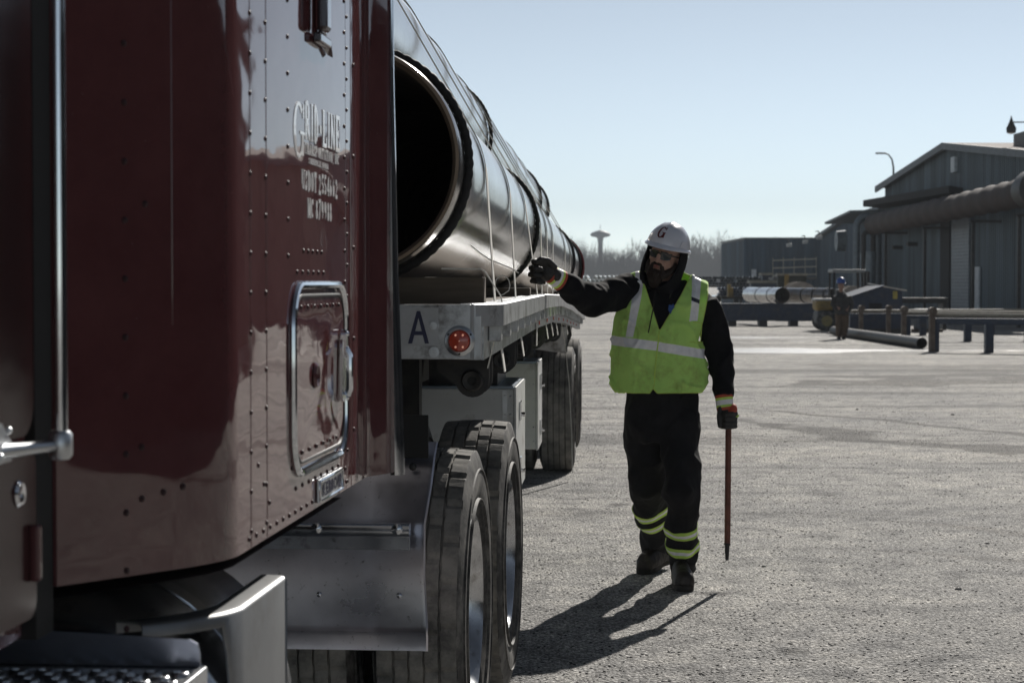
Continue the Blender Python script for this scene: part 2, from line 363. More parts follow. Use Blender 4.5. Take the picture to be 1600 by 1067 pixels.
    tint = NN(t, 'ShaderNodeMixRGB', blend_type='MULTIPLY'); tint.inputs[0].default_value = 1; L.new(mw.outputs[0], tint.inputs[1]); tint.inputs[2].default_value = (1.64, 1.61, 1.56, 1)
    L.new(tint.outputs[0], b.inputs['Base Color'])
    rw = NN(t, 'ShaderNodeMapRange'); L.new(wet, rw.inputs[0]); rw.inputs[3].default_value = .8; rw.inputs[4].default_value = .36; L.new(rw.outputs[0], b.inputs['Roughness'])
    # relief
    h1 = NN(t, 'ShaderNodeMath', operation='MULTIPLY'); L.new(fine.outputs[0], h1.inputs[0]); h1.inputs[1].default_value = .8
    h2 = NN(t, 'ShaderNodeMath', operation='SUBTRACT'); L.new(h1.outputs[0], h2.inputs[0]); L.new(st.outputs['Distance'], h2.inputs[1])
    inv = NN(t, 'ShaderNodeMapRange'); L.new(wet, inv.inputs[0]); inv.inputs[3].default_value = 1.0; inv.inputs[4].default_value = .12
    b1 = NN(t, 'ShaderNodeBump', Distance=.014); L.new(inv.outputs[0], b1.inputs['Strength']); L.new(h2.outputs[0], b1.inputs['Height'])
    b2 = NN(t, 'ShaderNodeBump', Distance=.05); b2.inputs['Strength'].default_value = .35; L.new(mid.outputs[0], b2.inputs['Height']); L.new(b2.outputs[0], b1.inputs['Normal'])
    L.new(b1.outputs[0], b.inputs['Normal'])
    sw = NN(t, 'ShaderNodeMapRange'); L.new(wet, sw.inputs[0]); sw.inputs[3].default_value = .22; sw.inputs[4].default_value = 1.0; L.new(sw.outputs[0], b.inputs['Specular IOR Level'])
    cw = NN(t, 'ShaderNodeMath', operation='MULTIPLY'); L.new(wet, cw.inputs[0]); cw.inputs[1].default_value = 1.0; pass; b.inputs['Coat Roughness'].default_value = .06
    return m
M['ground'] = ground_mat()
# ------------------------------------------------------------------ ground
g = MB()
xs = [-3000, -400, -60, -12, 0, 12, 60, 400, 3000]; ys = [-200, -20, 0, 8, 16, 40, 120, 500, 4500]
for j in range(len(ys)-1):
    for i in range(len(xs)-1):
        g.add([(xs[i], ys[j], 0), (xs[i+1], ys[j], 0), (xs[i+1], ys[j+1], 0), (xs[i], ys[j+1], 0)], [[0,1,2,3]])
o = g.build('ground', M['ground']); o['kind'] = 'structure'; o['label'] = 'grey gritty gravel and asphalt yard'

# loose stones: uncountable
rs = random.Random(3); g = MB()
def pebble(mb, x, y, r, rs):
    M3 = Matrix.Rotation(rs.uniform(0, 6.28), 3, 'Z')
    n = 6; rings = []
    for q, t in ((.75, -.3), (1, .25), (.62, .8), (.1, .98)):
        rings.append([Vector((x, y, 0)) + M3 @ Vector((r*q*math.cos(6.283*k/n)*rs.uniform(.75, 1.2), r*.75*q*math.sin(6.283*k/n)*rs.uniform(.75, 1.2), r*.6*t)) for k in range(n)])
    mb.ring_loft(rings, 0 if rs.random() < .40 else 1, smooth=False)
for i in range(15000):
    Y = 7.2 + 26*rs.random()**1.7; X = rs.uniform(-.03, .30)*Y
    r = rs.choice([.003, .003, .004, .004, .005, .006, .0075])*(1+.012*Y)
    pebble(g, X, Y, r, rs)
for px_, py_, r in ((1500, 922, .022), (948, 714, .018), (1195, 886, .018), (1258, 908, .012), (1130, 900, .01), (1340, 640, .03), (1485, 745, .014), (1228, 690, .022), (1490, 648, .03), (1545, 850, .015), (1380, 980, .012)):
    Yp = 1.57*F/(py_-442); pebble(g, (px_-800)/F*Yp, Yp, r, rs)
o = g.build('loose_gravel', [mat('dark_stone', (.045, .043, .042), .7, var=.5, scale=3), mat('pale_stone', (.40, .38, .355), .7, var=.4, scale=3)])
tagp(o, 'loose dark and pale stones scattered over the gritty yard', 'gravel', kind='stuff')

# ------------------------------------------------------------------ haze over the far yard
hz = MB().box(-350, 420, -30, 1150, -1.5, 48).build('haze', M['black'])
hm = bpy.data.materials.new('haze_air'); hm.use_nodes = True; hm.node_tree.nodes.clear()
ho = hm.node_tree.nodes.new('ShaderNodeOutputMaterial'); pv = hm.node_tree.nodes.new('ShaderNodeVolumePrincipled')
pv.inputs['Color'].default_value = (.82, .88, .95, 1); pv.inputs['Density'].default_value = .0003; pv.inputs['Anisotropy'].default_value = .12
hm.node_tree.links.new(pv.outputs[0], ho.inputs['Volume']); hz.data.materials.clear(); hz.data.materials.append(hm)
tagp(hz, 'thin pale blue haze over the yard', 'haze', kind='stuff')

# ------------------------------------------------------------------ far winter wood (one mass)
M['bark_far'] = mat('bare_winter_branches', (.05, .046, .046), .9, var=.3, scale=1)
wd = MB(); rs = random.Random(11)
def branchy(mb, p, d, ln, r, lev, rs):
    q = p + d*ln
    side = Vector((1, 0, 0)) if abs(d.x) < .8 else Vector((0, 0, 1))
    u = d.cross(side).normalized()*r; v = d.cross(u).normalized()*r
    mb.add([p+u, p-u*.5+v*.87, p-u*.5-v*.87, q+u*.5, q-u*.25+v*.43, q-u*.25-v*.43], [[0,1,4,3],[1,2,5,4],[2,0,3,5]])
    if lev == 0: return
    k = 3 if lev > 1 else 4
    for i in range(k):
        t = rs.uniform(.45, 1.0); a = Vector((rs.uniform(-1, 1), rs.uniform(-1, 1), rs.uniform(.1, 1.2))).normalized()
        nd = (d*.9 + a*.85).normalized()
        branchy(mb, p+d*ln*t, nd, ln*rs.uniform(.5, .78), r*.55, lev-1, rs)
for i in range(800):
    x = rs.uniform(-220, 330); y = rs.uniform(800, 900); h = rs.uniform(13.5, 24)*(1+.18*noise.noise(Vector((x*.02, 0, 4))))
    branchy(wd, Vector((x, y, -.3)), Vector((rs.uniform(-.05, .05), 0, 1)).normalized(), h*.40, .36, 4, rs)
# tangled undergrowth: thousands of short upright twigs
for i in range(15000):
    x = rs.uniform(-220, 330); y = rs.uniform(795, 850); h = (9.5+10*rs.random())*(1+.35*noise.noise(Vector((x*.03, 1, 0))))
    a = rs.uniform(-.5, .5); z0 = rs.uniform(-.3, 1.5)
    wd.add([(x-.2, y, z0), (x+.22, y, z0), (x+a*h*.5, y+.1, z0+h)], [[0,1,2]])
bn = []  # wooded rise behind the trunks
for x in range(-260, 371, 4):
    hgt = 11.8+2.3*noise.noise(Vector((x*.03, 3, 0)))+.7*noise.noise(Vector((x*.2, 8, 0)))
    bn.append([Vector((x, 855, -1)), Vector((x, 857, hgt*.75)), Vector((x+rs.uniform(-1, 1), 870, hgt)), Vector((x, 910, -1))])
wd.ring_loft(bn, 0, closed=False, cap=False)
o = wd.build('woodland', M['bark_far']); tagp(o, 'hazy bare winter woodland along the horizon', 'woodland', kind='stuff')

# ------------------------------------------------------------------ water tower
p = P(938, 442, 1000); k = 1
t = thing('water_tower', 'far mushroom shaped water tower above the bare woodland', 'water tower', (p.x, 1000, 0))
M['tower'] = mat('tower_paint', (.12, .15, .18), .6)
MB().lathe([(0, 2.2), (6, 1.3), (20, 1.15), (24.0, 1.5), (25.0, 2.6)], 20, 'z').build('stem', M['tower'], t)
MB().lathe([(24.2, .1), (24.5, 2.4), (25.0, 4.6), (25.9, 5.1), (26.7, 4.6), (27.6, 2.4), (28.3, .1)], 24, 'z').build('tank', M['tower'], t)
MB().tube([(0, 0, 28.5), (0, 0, 31)], .12, 6).build('mast', M['tower'], t)

# ------------------------------------------------------------------ buildings
def cladding(name, col, pitch_tone=.35):
    m = mat(name, col, .6, .1, var=.45, scale=2.6, stretch=(1, 1, .04), dirt=tuple(c*.55 for c in col), dirt_amt=.55, dirt_scale=.5)
    return m
M['clad'] = cladding('grey_wall_cladding', (.11, .145, .168))
M['clad_low'] = cladding('brown_grey_cladding', (.30, .24, .21))
M['clad_blue'] = cladding('blue_grey_cladding', (.06, .095, .13))
M['trim'] = mat('roof_trim', (.13, .15, .165), .6)
M['roof'] = mat('pale_metal_roof', (.32, .28, .26), .9)
M['door_white'] = mat('white_roller_shutter', (.22, .25, .28), .5)
M['dark'] = mat('dark_opening', (.01, .01, .012), .8)
M['duct'] = mat('rusty_brown_duct', (.050, .033, .029), .8, 0, dirt=(.03, .025, .025), dirt_amt=.5, dirt_scale=2)
M['duct_grey'] = mat('galvanised_duct', (.16, .19, .21), .5, .4)
def ribwall(mb, a, b, ztop, z0, pitch=.3, depth=.04, mi=0):
    """ribbed sheet wall from a to b (x,y), outward to the left of a->b; ztop(t in metres)"""
    a = Vector((a[0], a[1], 0)); b = Vector((b[0], b[1], 0)); L_ = (b-a).length; d = (b-a)/L_; n = Vector((d.y, -d.x, 0))
    top = []; bot = []; s_ = 0
    while s_ < L_:
        for q, o_ in ((0, 0), (.5, 0), (.6, 1), (.9, 1)):
            t_ = min(L_, s_+q*pitch); p_ = a+d*t_+n*depth*o_
            bot.append(Vector((p_.x, p_.y, z0))); top.append(Vector((p_.x, p_.y, ztop(t_))))
        s_ += pitch
    n_ = len(top); mb.add(bot+top, [[i, i+1, n_+i+1, n_+i] for i in range(n_-1)], mi)
def WX(y): return 18.7+(100-y)*.035      # west wall line of the big shed
wh = thing('warehouse', 'large gabled metal clad warehouse with a roller shutter, behind the brown duct', 'warehouse', (WX(87), 87, 0))
O = (WX(87), 87, 0)
zt = lambda t_: 6.4 + (7.55-6.4)*(1-abs(13-min(26, t_))/13)
mb = MB(); ribwall(mb, (WX(100), 100), (WX(74), 74), zt, 0); mb.build('gable_wall', M['clad'], wh, O)
mb = MB(); ribwall(mb, (WX(74), 74), (75, 74), lambda t_: 6.4, 0, .45, .05); mb.build('side_wall', M['clad_low'], wh, O)
mb = MB()
mb.add([(WX(100)-.35, 100.4, 6.42), (75, 100.4, 6.42), (75, 87, 7.68), (WX(87)-.35, 87, 7.68), (75, 73.4, 6.42), (WX(74)-.35, 73.4, 6.42)], [[0,1,2,3],[3,2,4,5]])
mb.add([(WX(100)-.35, 100.4, 6.34), (75, 100.4, 6.34), (75, 87, 7.60), (WX(87)-.35, 87, 7.60), (75, 73.4, 6.34), (WX(74)-.35, 73.4, 6.34)], [[0,1,2,3],[3,2,4,5]])
mb.build('roof', M['roof'], wh, O)
mb = MB()
for (ya, za), (yb, zb) in (((100.45, 6.40), (87, 7.66)), ((87, 7.66), (73.35, 6.40))):
    mb.prism([(WX(ya)-.42, ya, za-.27), (WX(yb)-.42, yb, zb-.27), (WX(yb)-.42, yb, zb+.03), (WX(ya)-.42, ya, za+.03)], (.09, 0, 0))
mb.box(WX(74)-.3, 75, 73.25, 73.34, 6.12, 6.43); mb.build('roof_trim', M['trim'], wh, O)
mb = MB()
for i in range(30): mb.box(WX(85)-.14, WX(85)-.08, 83.3, 86.6, .15+i*.145, .28+i*.145)
mb.build('roller_shutter', M['door_white'], wh, O)
MB().box(WX(87.6)-.10, WX(87.6)-.03, 86.75, 88.6, .1, 4.6).build('doorway', M['dark'], wh, O)
MB().box(WX(82.5)-.12, WX(82.5)-.05, 81.9, 82.9, .1, 2.25).build('side_door', mat('white_door', (.5, .53, .56), .5), wh, O)
MB().box(WX(86)-.2, WX(86)-.05, 85.7, 86.4, 6.35, 7.0).build('vent_panel', mat('pale_vent', (.5, .55, .58), .5), wh, O)
mb = MB(); mb.prism([(WX(100)-1.1, 100, 5.72), (WX(85)-.6, 85, 5.72), (WX(85), 85, 5.62), (WX(100), 100, 5.62)], (0, 0, -.32)); mb.build('canopy', M['dark'], wh, O)
mb = MB()
for yy, zz in ((96, 3.2), (93, 3.3)): mb.box(WX(yy)-.5, WX(yy), yy-.1, yy+.25, zz, zz+.18)
mb.build('wall_light', M['black'], wh, O)
mb = MB().box(20.35, 22.5, 78.8, 81, 6.9, 7.6); mb.build('roof_vent', M['black'], wh, O)
# roof lamp
p = P(1580, 208, 79)
lp = thing('roof_lamp', 'dark bell shaped lamp on a thin arm over the warehouse roof', 'lamp', tuple(p))
MB().lathe([(0, .18), (.18, .2), (.32, .13), (.5, .06), (.68, .01)], 14, 'z').build('lamp_shade', M['black'], lp)
MB().tube([(.1, 0, .42), (2.6, 0, .44), (2.6, .2, -.9)], .03, 6).build('arm', M['trim'], lp)
MB().ico((0, 0, .0), .15, 1, sc=(1, 1, .35)).build('bulb', mat('lamp_glass', (.8, .78, .7), .3), lp)

# brown duct along the warehouse wall
mb = MB(); pts = []; a = Vector((17.75, 97.5, 4.45)); b_ = Vector((17.95, 68.5, 4.75)); n = 60
for i in range(n+1): pts.append(a.lerp(b_, i/n))
mb.tube(pts, [.50+(.035 if i % 4 == 0 else 0)-(.012 if i % 4 == 2 else 0) for i in range(n+1)], 20)
dt = thing('duct', 'long ribbed rusty brown duct running along the warehouse wall', 'duct', (17.8, 84, 0)); O2 = (17.8, 84, 0)
mb.build('pipe_run', M['duct'], dt, O2)
MB().lathe([(0, .1), (0, .66), (.9, .7), (1.4, .6), (1.4, .1)], 20, 'y', (17.95, 68.0, 4.78)).build('end_joint', M['black'], dt, O2)
mb = MB()
for yy in (95, 86, 77, 70): mb.box(17.7, 18.9, yy-.06, yy+.06, 3.9, 4.0); mb.box(17.75, 17.87, yy-.06, yy+.06, 0, 3.95)
mb.build('support', M['black'], dt, O2)

# lower sheds beyond
ls = thing('low_shed', 'low blue grey shed with sloping roof joined to the far end of the warehouse', 'shed', (19, 112, 0)); O = (19, 112, 0)
def LX(y): return 18.85+(y-101)*.035
mb = MB(); ribwall(mb, (LX(128), 128), (LX(100.02), 100.02), lambda t_: 4.45+min(1, t_/12)*.75, 0, .4); mb.build('wall', M['clad_blue'], ls, O)
mb = MB(); mb.prism([(LX(128)-.3, 128.3, 4.45), (LX(114)-.3, 114, 5.22), (LX(101)-.3, 101, 5.3), (32, 101, 5.3), (32, 114, 5.22), (32, 128.3, 4.45)], (0, 0, .18)); mb.build('roof', M['trim'], ls, O)
mb = MB(); mb.box(LX(108)-.15, LX(108)-.06, 104, 108.5, 0, 3.2); mb.build('door', mat('blue_door', (.10, .15, .2), .5), ls, O)
mb = MB(); mb.prism([(LX(108)-2.0, 100.9, 5.25), (LX(108)-2.0, 109, 4.9), (LX(108), 109, 4.95), (LX(108), 100.9, 5.3)], (0, 0, -.12)); mb.build('canopy', M['trim'], ls, O)
db = thing('blue_building', 'plain dark blue building with flat roof at the far left of the sheds', 'building', (18, 136, 0)); O = (18, 136, 0)
p0 = P(1163, 442, 135).x; p1 = P(1292, 442, 135).x
mb = MB(); ribwall(mb, (p0, 135), (p1, 135), lambda t_: 4.55, 0, .6); ribwall(mb, (p0, 150), (p0, 135), lambda t_: 4.5, 0, .6); mb.build('wall', M['clad_blue'], db, O)
MB().box(p0-.05, p1+.05, 134.93, 150, 4.55, 4.66).build('roof', M['trim'], db, O)
MB().box(p0+.45, p0+.75, 134.5, 134.85, 1.9, 2.5).build('wall_light', mat('pale_fitting', (.6, .62, .65), .4), db, O)
for i, (lx, ly) in enumerate(((1233, 382), (1258, 377), (1280, 370))):
    f = thing('floodlight', ['white floodlight on the shed edge, leftmost of three', 'white floodlight on the shed edge, middle of three', 'white floodlight on the shed edge, rightmost of three'][i], 'floodlight', tuple(P(lx, ly, 126-i*4)), group='floodlights on the sheds')
    MB().box(-.16, .16, -.15, .1, -.16, .06, bev=.03).build('housing', mat('flood_housing', (.55, .56, .55), .5), f)
    MB().tube([(0, 0, 0), (0, .3, .35), (0, 1.4, .35)], .03, 6).build('bracket', M['black'], f)

# hooked galvanised ducts
dk = thing('vent_ducts', 'grey bent ventilation ducts rising in front of the low shed', 'ducts', (17.6, 100, 0)); O = (17.6, 100, 0)
def arc_duct(x0, x1, Y, r, ztop, name, m, zb=0):
    A = P(x0, 442, Y).x; B = P(x1, 442, Y).x; mid = (A+B)/2; rr = (B-A)/2; pts = [(A, Y, zb), (A, Y, ztop-rr)]
    for k in range(1, 8): an = PI-PI*k/8; pts.append((mid+rr*math.cos(an), Y, ztop-rr+rr*math.sin(an)))
    pts += [(B, Y, ztop-rr), (B, Y, zb+.2)]
    MB().tube(pts, r, 12).build(name, m, dk, O)
arc_duct(1338, 1372, 99, .17, 4.9, 'large_duct', M['duct_grey']); arc_duct(1349, 1364, 98, .13, 4.1, 'small_duct', M['black'])
MB().tube([(P(1358, 442, 97).x, 97, .3), (P(1361, 442, 97).x, 97, 3.1)], .26, 12).build('riser', M['duct_grey'], dk, O)
mb = MB(); mb.lathe([(0, .1), (0, .55), (.5, .6), (.5, .1)], 18, 'x', (P(1306, 442, 110).x, 110, 3.9)); mb.build('fan_housing', M['duct_grey'], dk, O)

# street lamp behind
p = P(1395, 442, 140)
sl = thing('street_lamp', 'tall thin curved street lamp behind the warehouse roof', 'street lamp', (p.x, 140, 0))
hz_ = P(1395, 262, 140).z; tz = P(1395, 240, 140).z; ax = P(1367, 442, 140).x-p.x
MB().tube([(0, 0, 0), (0, 0, hz_), (-.1, 0, hz_+.55), (-.35, 0, tz-.08), (-.6, 0, tz)], [.12, .07, .06, .055, .05], 8).build('pole', M['trim'], sl)
MB().box(ax, -.55, -.1, .1, tz-.05, tz+.07, bev=.03).build('lamp_head', M['trim'], sl)

# catwalk with cream rails
cw = thing('catwalk', 'raised catwalk with three cream handrails in front of the blue building', 'catwalk', (P(1240, 442, 105).x, 105, 0)); O = (P(1240, 442, 105).x, 105, 0)
A = P(1208, 442, 108).x; B = P(1276, 442, 104).x
M['cream'] = mat('cream_paint', (.26, .25, .21), .6)
mb = MB()
for py_ in (404, 416, 428):
    mb.prism([(A, 108, P(0, py_+2, 108).z), (B, 104, P(0, py_-.5, 104).z), (B, 104, P(0, py_+1.5, 104).z), (A, 108, P(0, py_+4, 108).z)], (0, .1, 0))
mb.build('handrail', M['cream'], cw, O)
mb = MB()
for k in range(5):
    x = A+(B-A)*k/4; y = 108-4*k/4; mb.box(x-.02, x+.02, y+.12, y+.18, 1.9, 2.95)
mb.build('baluster', M['cream'], cw, O)
MB().prism([(A, 107.9, 1.75), (B, 103.9, 1.75), (B, 106, 1.75), (A, 110, 1.75)], (0, 0, .14)).build('walkway', M['black'], cw, O)
mb = MB()
for k in range(4):
    x = A+(B-A)*(k+.1)/3.3; y = 108.3-4*k/3.3; mb.box(x-.09, x+.09, y, y+.18, 0, 1.75)
mb.build('support', M['clad_blue'], cw, O)

# ------------------------------------------------------------------ yard objects in the distance
M['blue_steel'] = mat('blue_painted_steel', (.018, .032, .065), .5, var=.3, dirt=(.06, .055, .05), dirt_amt=.4)
M['yellow'] = mat('worn_yellow_paint', (.28, .19, .05), .6, dirt=(.1, .08, .05))
M['rust'] = mat('rusty_steel', (.14, .11, .09), .7, .2, var=.4)
def hollow_pipe(name, a, b, r, label, group=None, mats=None, bands=()):
    a = Vector(a); b = Vector(b); c = (a+b)/2
    t = thing(name, label, 'pipe', tuple(c), group=group)
    d = (b-a).normalized(); u = d.cross(Vector((0, 0, 1))).normalized(); v = u.cross(d)
    def ring(p, q, n=28): return [p+(u*math.cos(2*PI*k/n)+v*math.sin(2*PI*k/n))*q for k in range(n)]
    mb = MB(); mb.ring_loft([ring(a, r), ring(b, r)], 0, cap=False); mb.ring_loft([ring(a+d*.001, r*.95), ring(b-d*.001, r*.95)], 1, cap=False)
    for p in (a, b): mb.ring_loft([ring(p, r), ring(p, r*.95)], 0, cap=False, smooth=False)
    mb.build('pipe_wall', mats or [M['pipe'], M['pipe_in']], t, tuple(c))
    for s_ in bands:
        p = a+(b-a)*s_; MB().ring_loft([ring(p-d*.04, r*1.03), ring(p+d*.04, r*1.03)], 0).build('band', M['black'], t, tuple(c))
    return t
BY = 73
bx0 = P(1040, 442, BY).x; bx1 = P(1296, 442, BY).x
tb = thing('steel_beam', 'long dark blue steel beam on the ground under two big pipes', 'beam', ((bx0+bx1)/2, BY, 0)); O = ((bx0+bx1)/2, BY, 0)
z0, z1 = P(0, 500, BY).z, P(0, 474, BY).z
MB().box(bx0, bx1, BY-.02, BY+.02, z0, z1-.04).build('web', M['blue_steel'], tb, O)
mb = MB(); mb.box(bx0, bx1, BY-.2, BY+.5, z1-.04, z1); mb.box(bx0, bx1, BY-.15, BY+.15, z0-.03, z0); mb.build('flange', M['blue_steel'], tb, O)
mb = MB()
for k in range(6): x = bx0+(bx1-bx0)*(.03+.94*k/5); mb.box(x-.15, x+.15, BY-.14, BY+.45, 0, z0-.03)
mb.build('foot', M['black'], tb, O)
q = z1+.29
hollow_pipe('steel_pipe', (P(1221, 442, BY).x, BY-.3, q), (P(1188, 442, BY+4).x-.25, BY+5.4, q), .29, 'short fat grey pipe facing the camera on the blue beam', 'pipes stored in the far yard', bands=(.25, .6))
hollow_pipe('steel_pipe', (P(1303, 442, BY).x, BY+.2, q), (P(1232, 442, BY+2).x, BY+2.2, q), .27, 'long grey pipe lying sideways on the blue beam, behind the forklift', 'pipes stored in the far yard', bands=(.1, .35, .6))
for i, x in enumerate((1108, 1120)):
    hollow_pipe('small_pipe', (P(x, 442, BY).x, BY-.3, z1+.15), (P(x, 442, BY).x+.2, BY+3, z1+.15), .14, ['small pipe on the blue beam by the vest shoulder, left one of two', 'small pipe on the blue beam by the vest shoulder, right one of two'][i], 'pipes stored in the far yard')
# spools behind
for i, (x, w_) in enumerate(((1252, 27), (1335, 24))):
    p = P(x, 458, 84); rr = w_*84/F*1.05
    tk = thing('cable_drum', ['pale round drum behind the long pipe', 'pale round drum behind the forklift'][i], 'drum', (p.x, 84, 0), group='drums in the far yard')
    MB().lathe([(0, .1), (0, rr), (.12, rr), (.12, rr*.9), (1.2, rr*.9), (1.2, rr), (1.32, rr), (1.32, .1)], 28, 'y', (0, 0, rr+.1)).build('drum_body', mat('pale_drum', (.34, .29, .25), .7), tk)
    MB().box(-rr*.7, rr*.7, -.1, 1.4, 0, .12).build('cradle', M['black'], tk)
# posts on the gantry, yellow crates
for i, (x, y0_, y1_, wd_) in enumerate(((1139, 444, 463, 5), (1143, 449, 464, 8))):
    p = P(x, y1_, 76)
    cr = MB().box(-wd_*.0122, wd_*.0122, -.15, .15, 0, (y1_-y0_)*.0244+.0, bev=.02)
    cr.box(-wd_*.013, wd_*.013, -.16, .16, 0, .06)
    oo = cr.build('yellow_crate', M['yellow']); oo.location = (p.x, 76+i*.4, p.z)
    tagp(oo, ['narrow taller yellow crate on the pipe rack beside the vest', 'wider shorter yellow crate on the pipe rack beside the vest'][i], 'crate')
p = P(1227, 442, 88)
st_ = thing('post_frame', 'dark frame with a yellow post behind the fat pipe', 'frame', (p.x, 88, 0))
mb = MB().box(-.35, .9, -.2, .2, 1.05, 1.9); mb.build('panel', mat('dark_green', (.03, .035, .03), .7), st_)
MB().box(-.08, .12, -.3, -.22, 0, 1.95).build('post', M['yellow'], st_)
mb = MB().box(-.4, .95, -.26, .26, 1.9, 2.0); mb.build('top_rail', M['cream'], st_)
# far racks of small pipes seen end on
rk = random.Random(5)
def rack_stack(px0, px1, y0_, y1_, Y, label, name, m, rows):
    A = P(px0, 442, Y).x; B = P(px1, 442, Y).x; z_a = max(.2, P(0, y1_, Y).z); z_b = P(0, y0_, Y).z
    t = thing(name, label, 'pipe rack', ((A+B)/2, Y, 0)); O = ((A+B)/2, Y, 0)
    mb = MB(); r = (z_b-z_a)/(rows*1.8)/1.0
    for j in range(rows):
        x = A+r*(1+(j % 2)); 
        while x < B:
            if rk.random() < .93:
                zc = z_a+r*(1+1.75*j); dx = rk.uniform(-.3, .3)
                mb.tube([(x, Y-.2+rk.uniform(-.3, .3), zc), (x+.3, Y+3, zc)], r*.96, 8)
                mb.lathe([(0, r*.4), (-.02, r*.75)], 8, 'y', (x, Y-.52, zc), 1)
            x += 2*r*1.02
    mb.build('pipe_pile', [m, M['dark']], t, O)
    mb = MB().box(A, B, Y, Y+3, z_a-.12, z_a-.01)
    n = max(2, int((B-A)/3))
    for k in range(n+1): mb.box(A+(B-A)*k/n-.1, A+(B-A)*k/n+.1, Y-.1, Y+.1, 0, z_a-.12)
    mb.build('rack_frame', M['black'], t, O)
rack_stack(800, 1010, 431, 443, 190, 'far pile of pipes seen end on, low on the horizon left of the helmet', 'pipe_stack', M['pipe'], 2)
rack_stack(1085, 1230, 432, 446, 120, 'far dark stack of pipes in front of the blue building', 'pipe_stack', mat('dark_pipe', (.05, .06, .07), .4, .6), 3)
rack_stack(1120, 1180, 449, 463, 86, 'stack of small dark pipes behind the yellow crates', 'pipe_stack', mat('blue_dark_pipe', (.04, .05, .08), .35, .6), 3)
for i, (x0, x1, py_, Y) in enumerate(((1170, 1215, 440, 100), (1188, 1208, 428, 112))):
    A = P(x0, py_, Y); B = P(x1, py_, Y)
    t = thing('loading_bench', ['pale topped bench behind the fat pipe', 'small pale topped bench by the catwalk'][i], 'bench', (A.x, Y, 0))
    MB().box(0, B.x-A.x, -.3, .8, A.z-.08, A.z+.06).build('bench_top', M['cream'], t)
    MB().box(.1, B.x-A.x-.1, -.1, .6, 0, A.z-.08).build('base', M['blue_steel'], t)

# ---- forklift
FY = 66; p = P(1312, 442, FY); u = FY/F
fk = thing('forklift', 'worn yellow and grey forklift with roof guard behind the distant man', 'forklift', (p.x, FY, 0))
def fx(px_): return (px_-1312)*u
def fz(py_): return P(0, py_, FY).z
mb = MB(); mb.box(fx(1274), fx(1330), -.5, .5, fz(505), fz(485), bev=.08); mb.build('chassis', mat('grey_paint', (.09, .095, .10), .6), fk)
mb = MB(); mb.box(fx(1272), fx(1305), -.45, .45, fz(486), fz(468), bev=.12); mb.build('counterweight', M['yellow'], fk)
MB().box(fx(1271), fx(1302), -.42, .42, fz(470), fz(466), bev=.03).build('engine_cover', mat('pale_cover', (.42, .42, .42), .5), fk)
MB().box(fx(1310), fx(1324), -.25, .25, fz(486), fz(468), bev=.05).box(fx(1306), fx(1311), -.25, .25, fz(480), fz(452), bev=.03).build('seat', M['black'], fk)
mb = MB().box(fx(1297), fx(1348), -.5, .5, fz(426), fz(421), bev=.02); mb.build('roof_guard', mat('guard_paint', (.26, .27, .27), .5), fk)
for sx_ in (1299, 1346):
    for sy_ in (-.45, .45): MB().tube([(fx(sx_), sy_, fz(486)), (fx(sx_+(1 if sx_ < 1310 else -3)), sy_, fz(425))], .035, 8).build('post', M['black'], fk)
mb = MB()
for dy in (-.3, .3): mb.box(fx(1352), fx(1356), dy-.05, dy+.05, .1, fz(424))
mb.box(fx(1352), fx(1356), -.35, .35, 1.0, 1.1); mb.build('mast', M['black'], fk)
mb = MB()
for dy in (-.25, .25): mb.box(fx(1357), fx(1372), dy-.06, dy+.06, .12, .17); mb.box(fx(1356), fx(1358), dy-.06, dy+.06, .12, .7)
mb.build('fork', M['black'], fk)
MB().tube([(fx(1332), -.1, fz(462)), (fx(1336), -.1, fz(470))], .16, 12).build('steering_wheel', M['black'], fk)
MB().tube([(fx(1303), 0, fz(466)), (fx(1330), 0, fz(464))], .12, 10).build('gas_bottle', mat('gas_bottle_paint', (.5, .5, .5), .4), fk)
for x, r_ in ((1288, .33), (1340, .36)):
    for sy_ in (-.5, .5):
        wv = MB().lathe([(-.09, .1), (-.1, r_*.7), (-.07, r_), (.07, r_), (.1, r_*.7), (.09, .1)], 20, 'y', (fx(x), sy_, r_)).build('wheel', M['tyre'], fk)
        MB().lathe([(-.11 if sy_ < 0 else .11, .02), (-.105 if sy_ < 0 else .105, r_*.55)], 14, 'y', (fx(x), sy_, r_)).build('rim', mat('fork_rim', (.3, .24, .1), .5), wv)

# ---- blue shed; sunlight on its right roof plane is put into a pale colour
SY = 62; p = P(1380, 442, SY); u = SY/F
bs = thing('blue_shed', 'small dark blue shed with a pale roof edge behind the pipe rack', 'shed', (p.x, SY, 0))
def qx(px_): return (px_-1380)*u
def qz(py_): return P(0, py_, SY).z
poly = [(qx(1325), 0, .15), (qx(1410), 0, .15), (qx(1410), 0, qz(455)), (qx(1381), 0, qz(448)), (qx(1325), 0, qz(466))]
MB().prism(poly, (0, 2.4, 0)).build('wall', M['blue_steel'], bs)
MB().prism([(qx(1379), -.12, qz(448.5)), (qx(1416), -.12, qz(455)), (qx(1416), 2.6, qz(451)), (qx(1379), 2.6, qz(444))], (0, 0, .04)).build('roof', mat('sunlit_sheet_roof', (.62, .58, .52), .45), bs)
MB().prism([(qx(1322), -.1, qz(467)), (qx(1381), -.1, qz(447.6)), (qx(1381), 2.5, qz(447.6)), (qx(1322), 2.5, qz(467))], (0, 0, .04)).build('roof_slope', M['blue_steel'], bs)
MB().box(qx(1395), qx(1402), -.03, -.004, qz(467), qz(455)).build('notice', mat('yellow_notice', (.35, .29, .06), .5), bs)
MB().box(qx(1358), qx(1378), -.03, -.004, qz(484), qz(474)).build('opening', M['dark'], bs)
MB().box(qx(1322), qx(1414), -.1, 2.5, 0, .15).build('base', M['black'], bs)

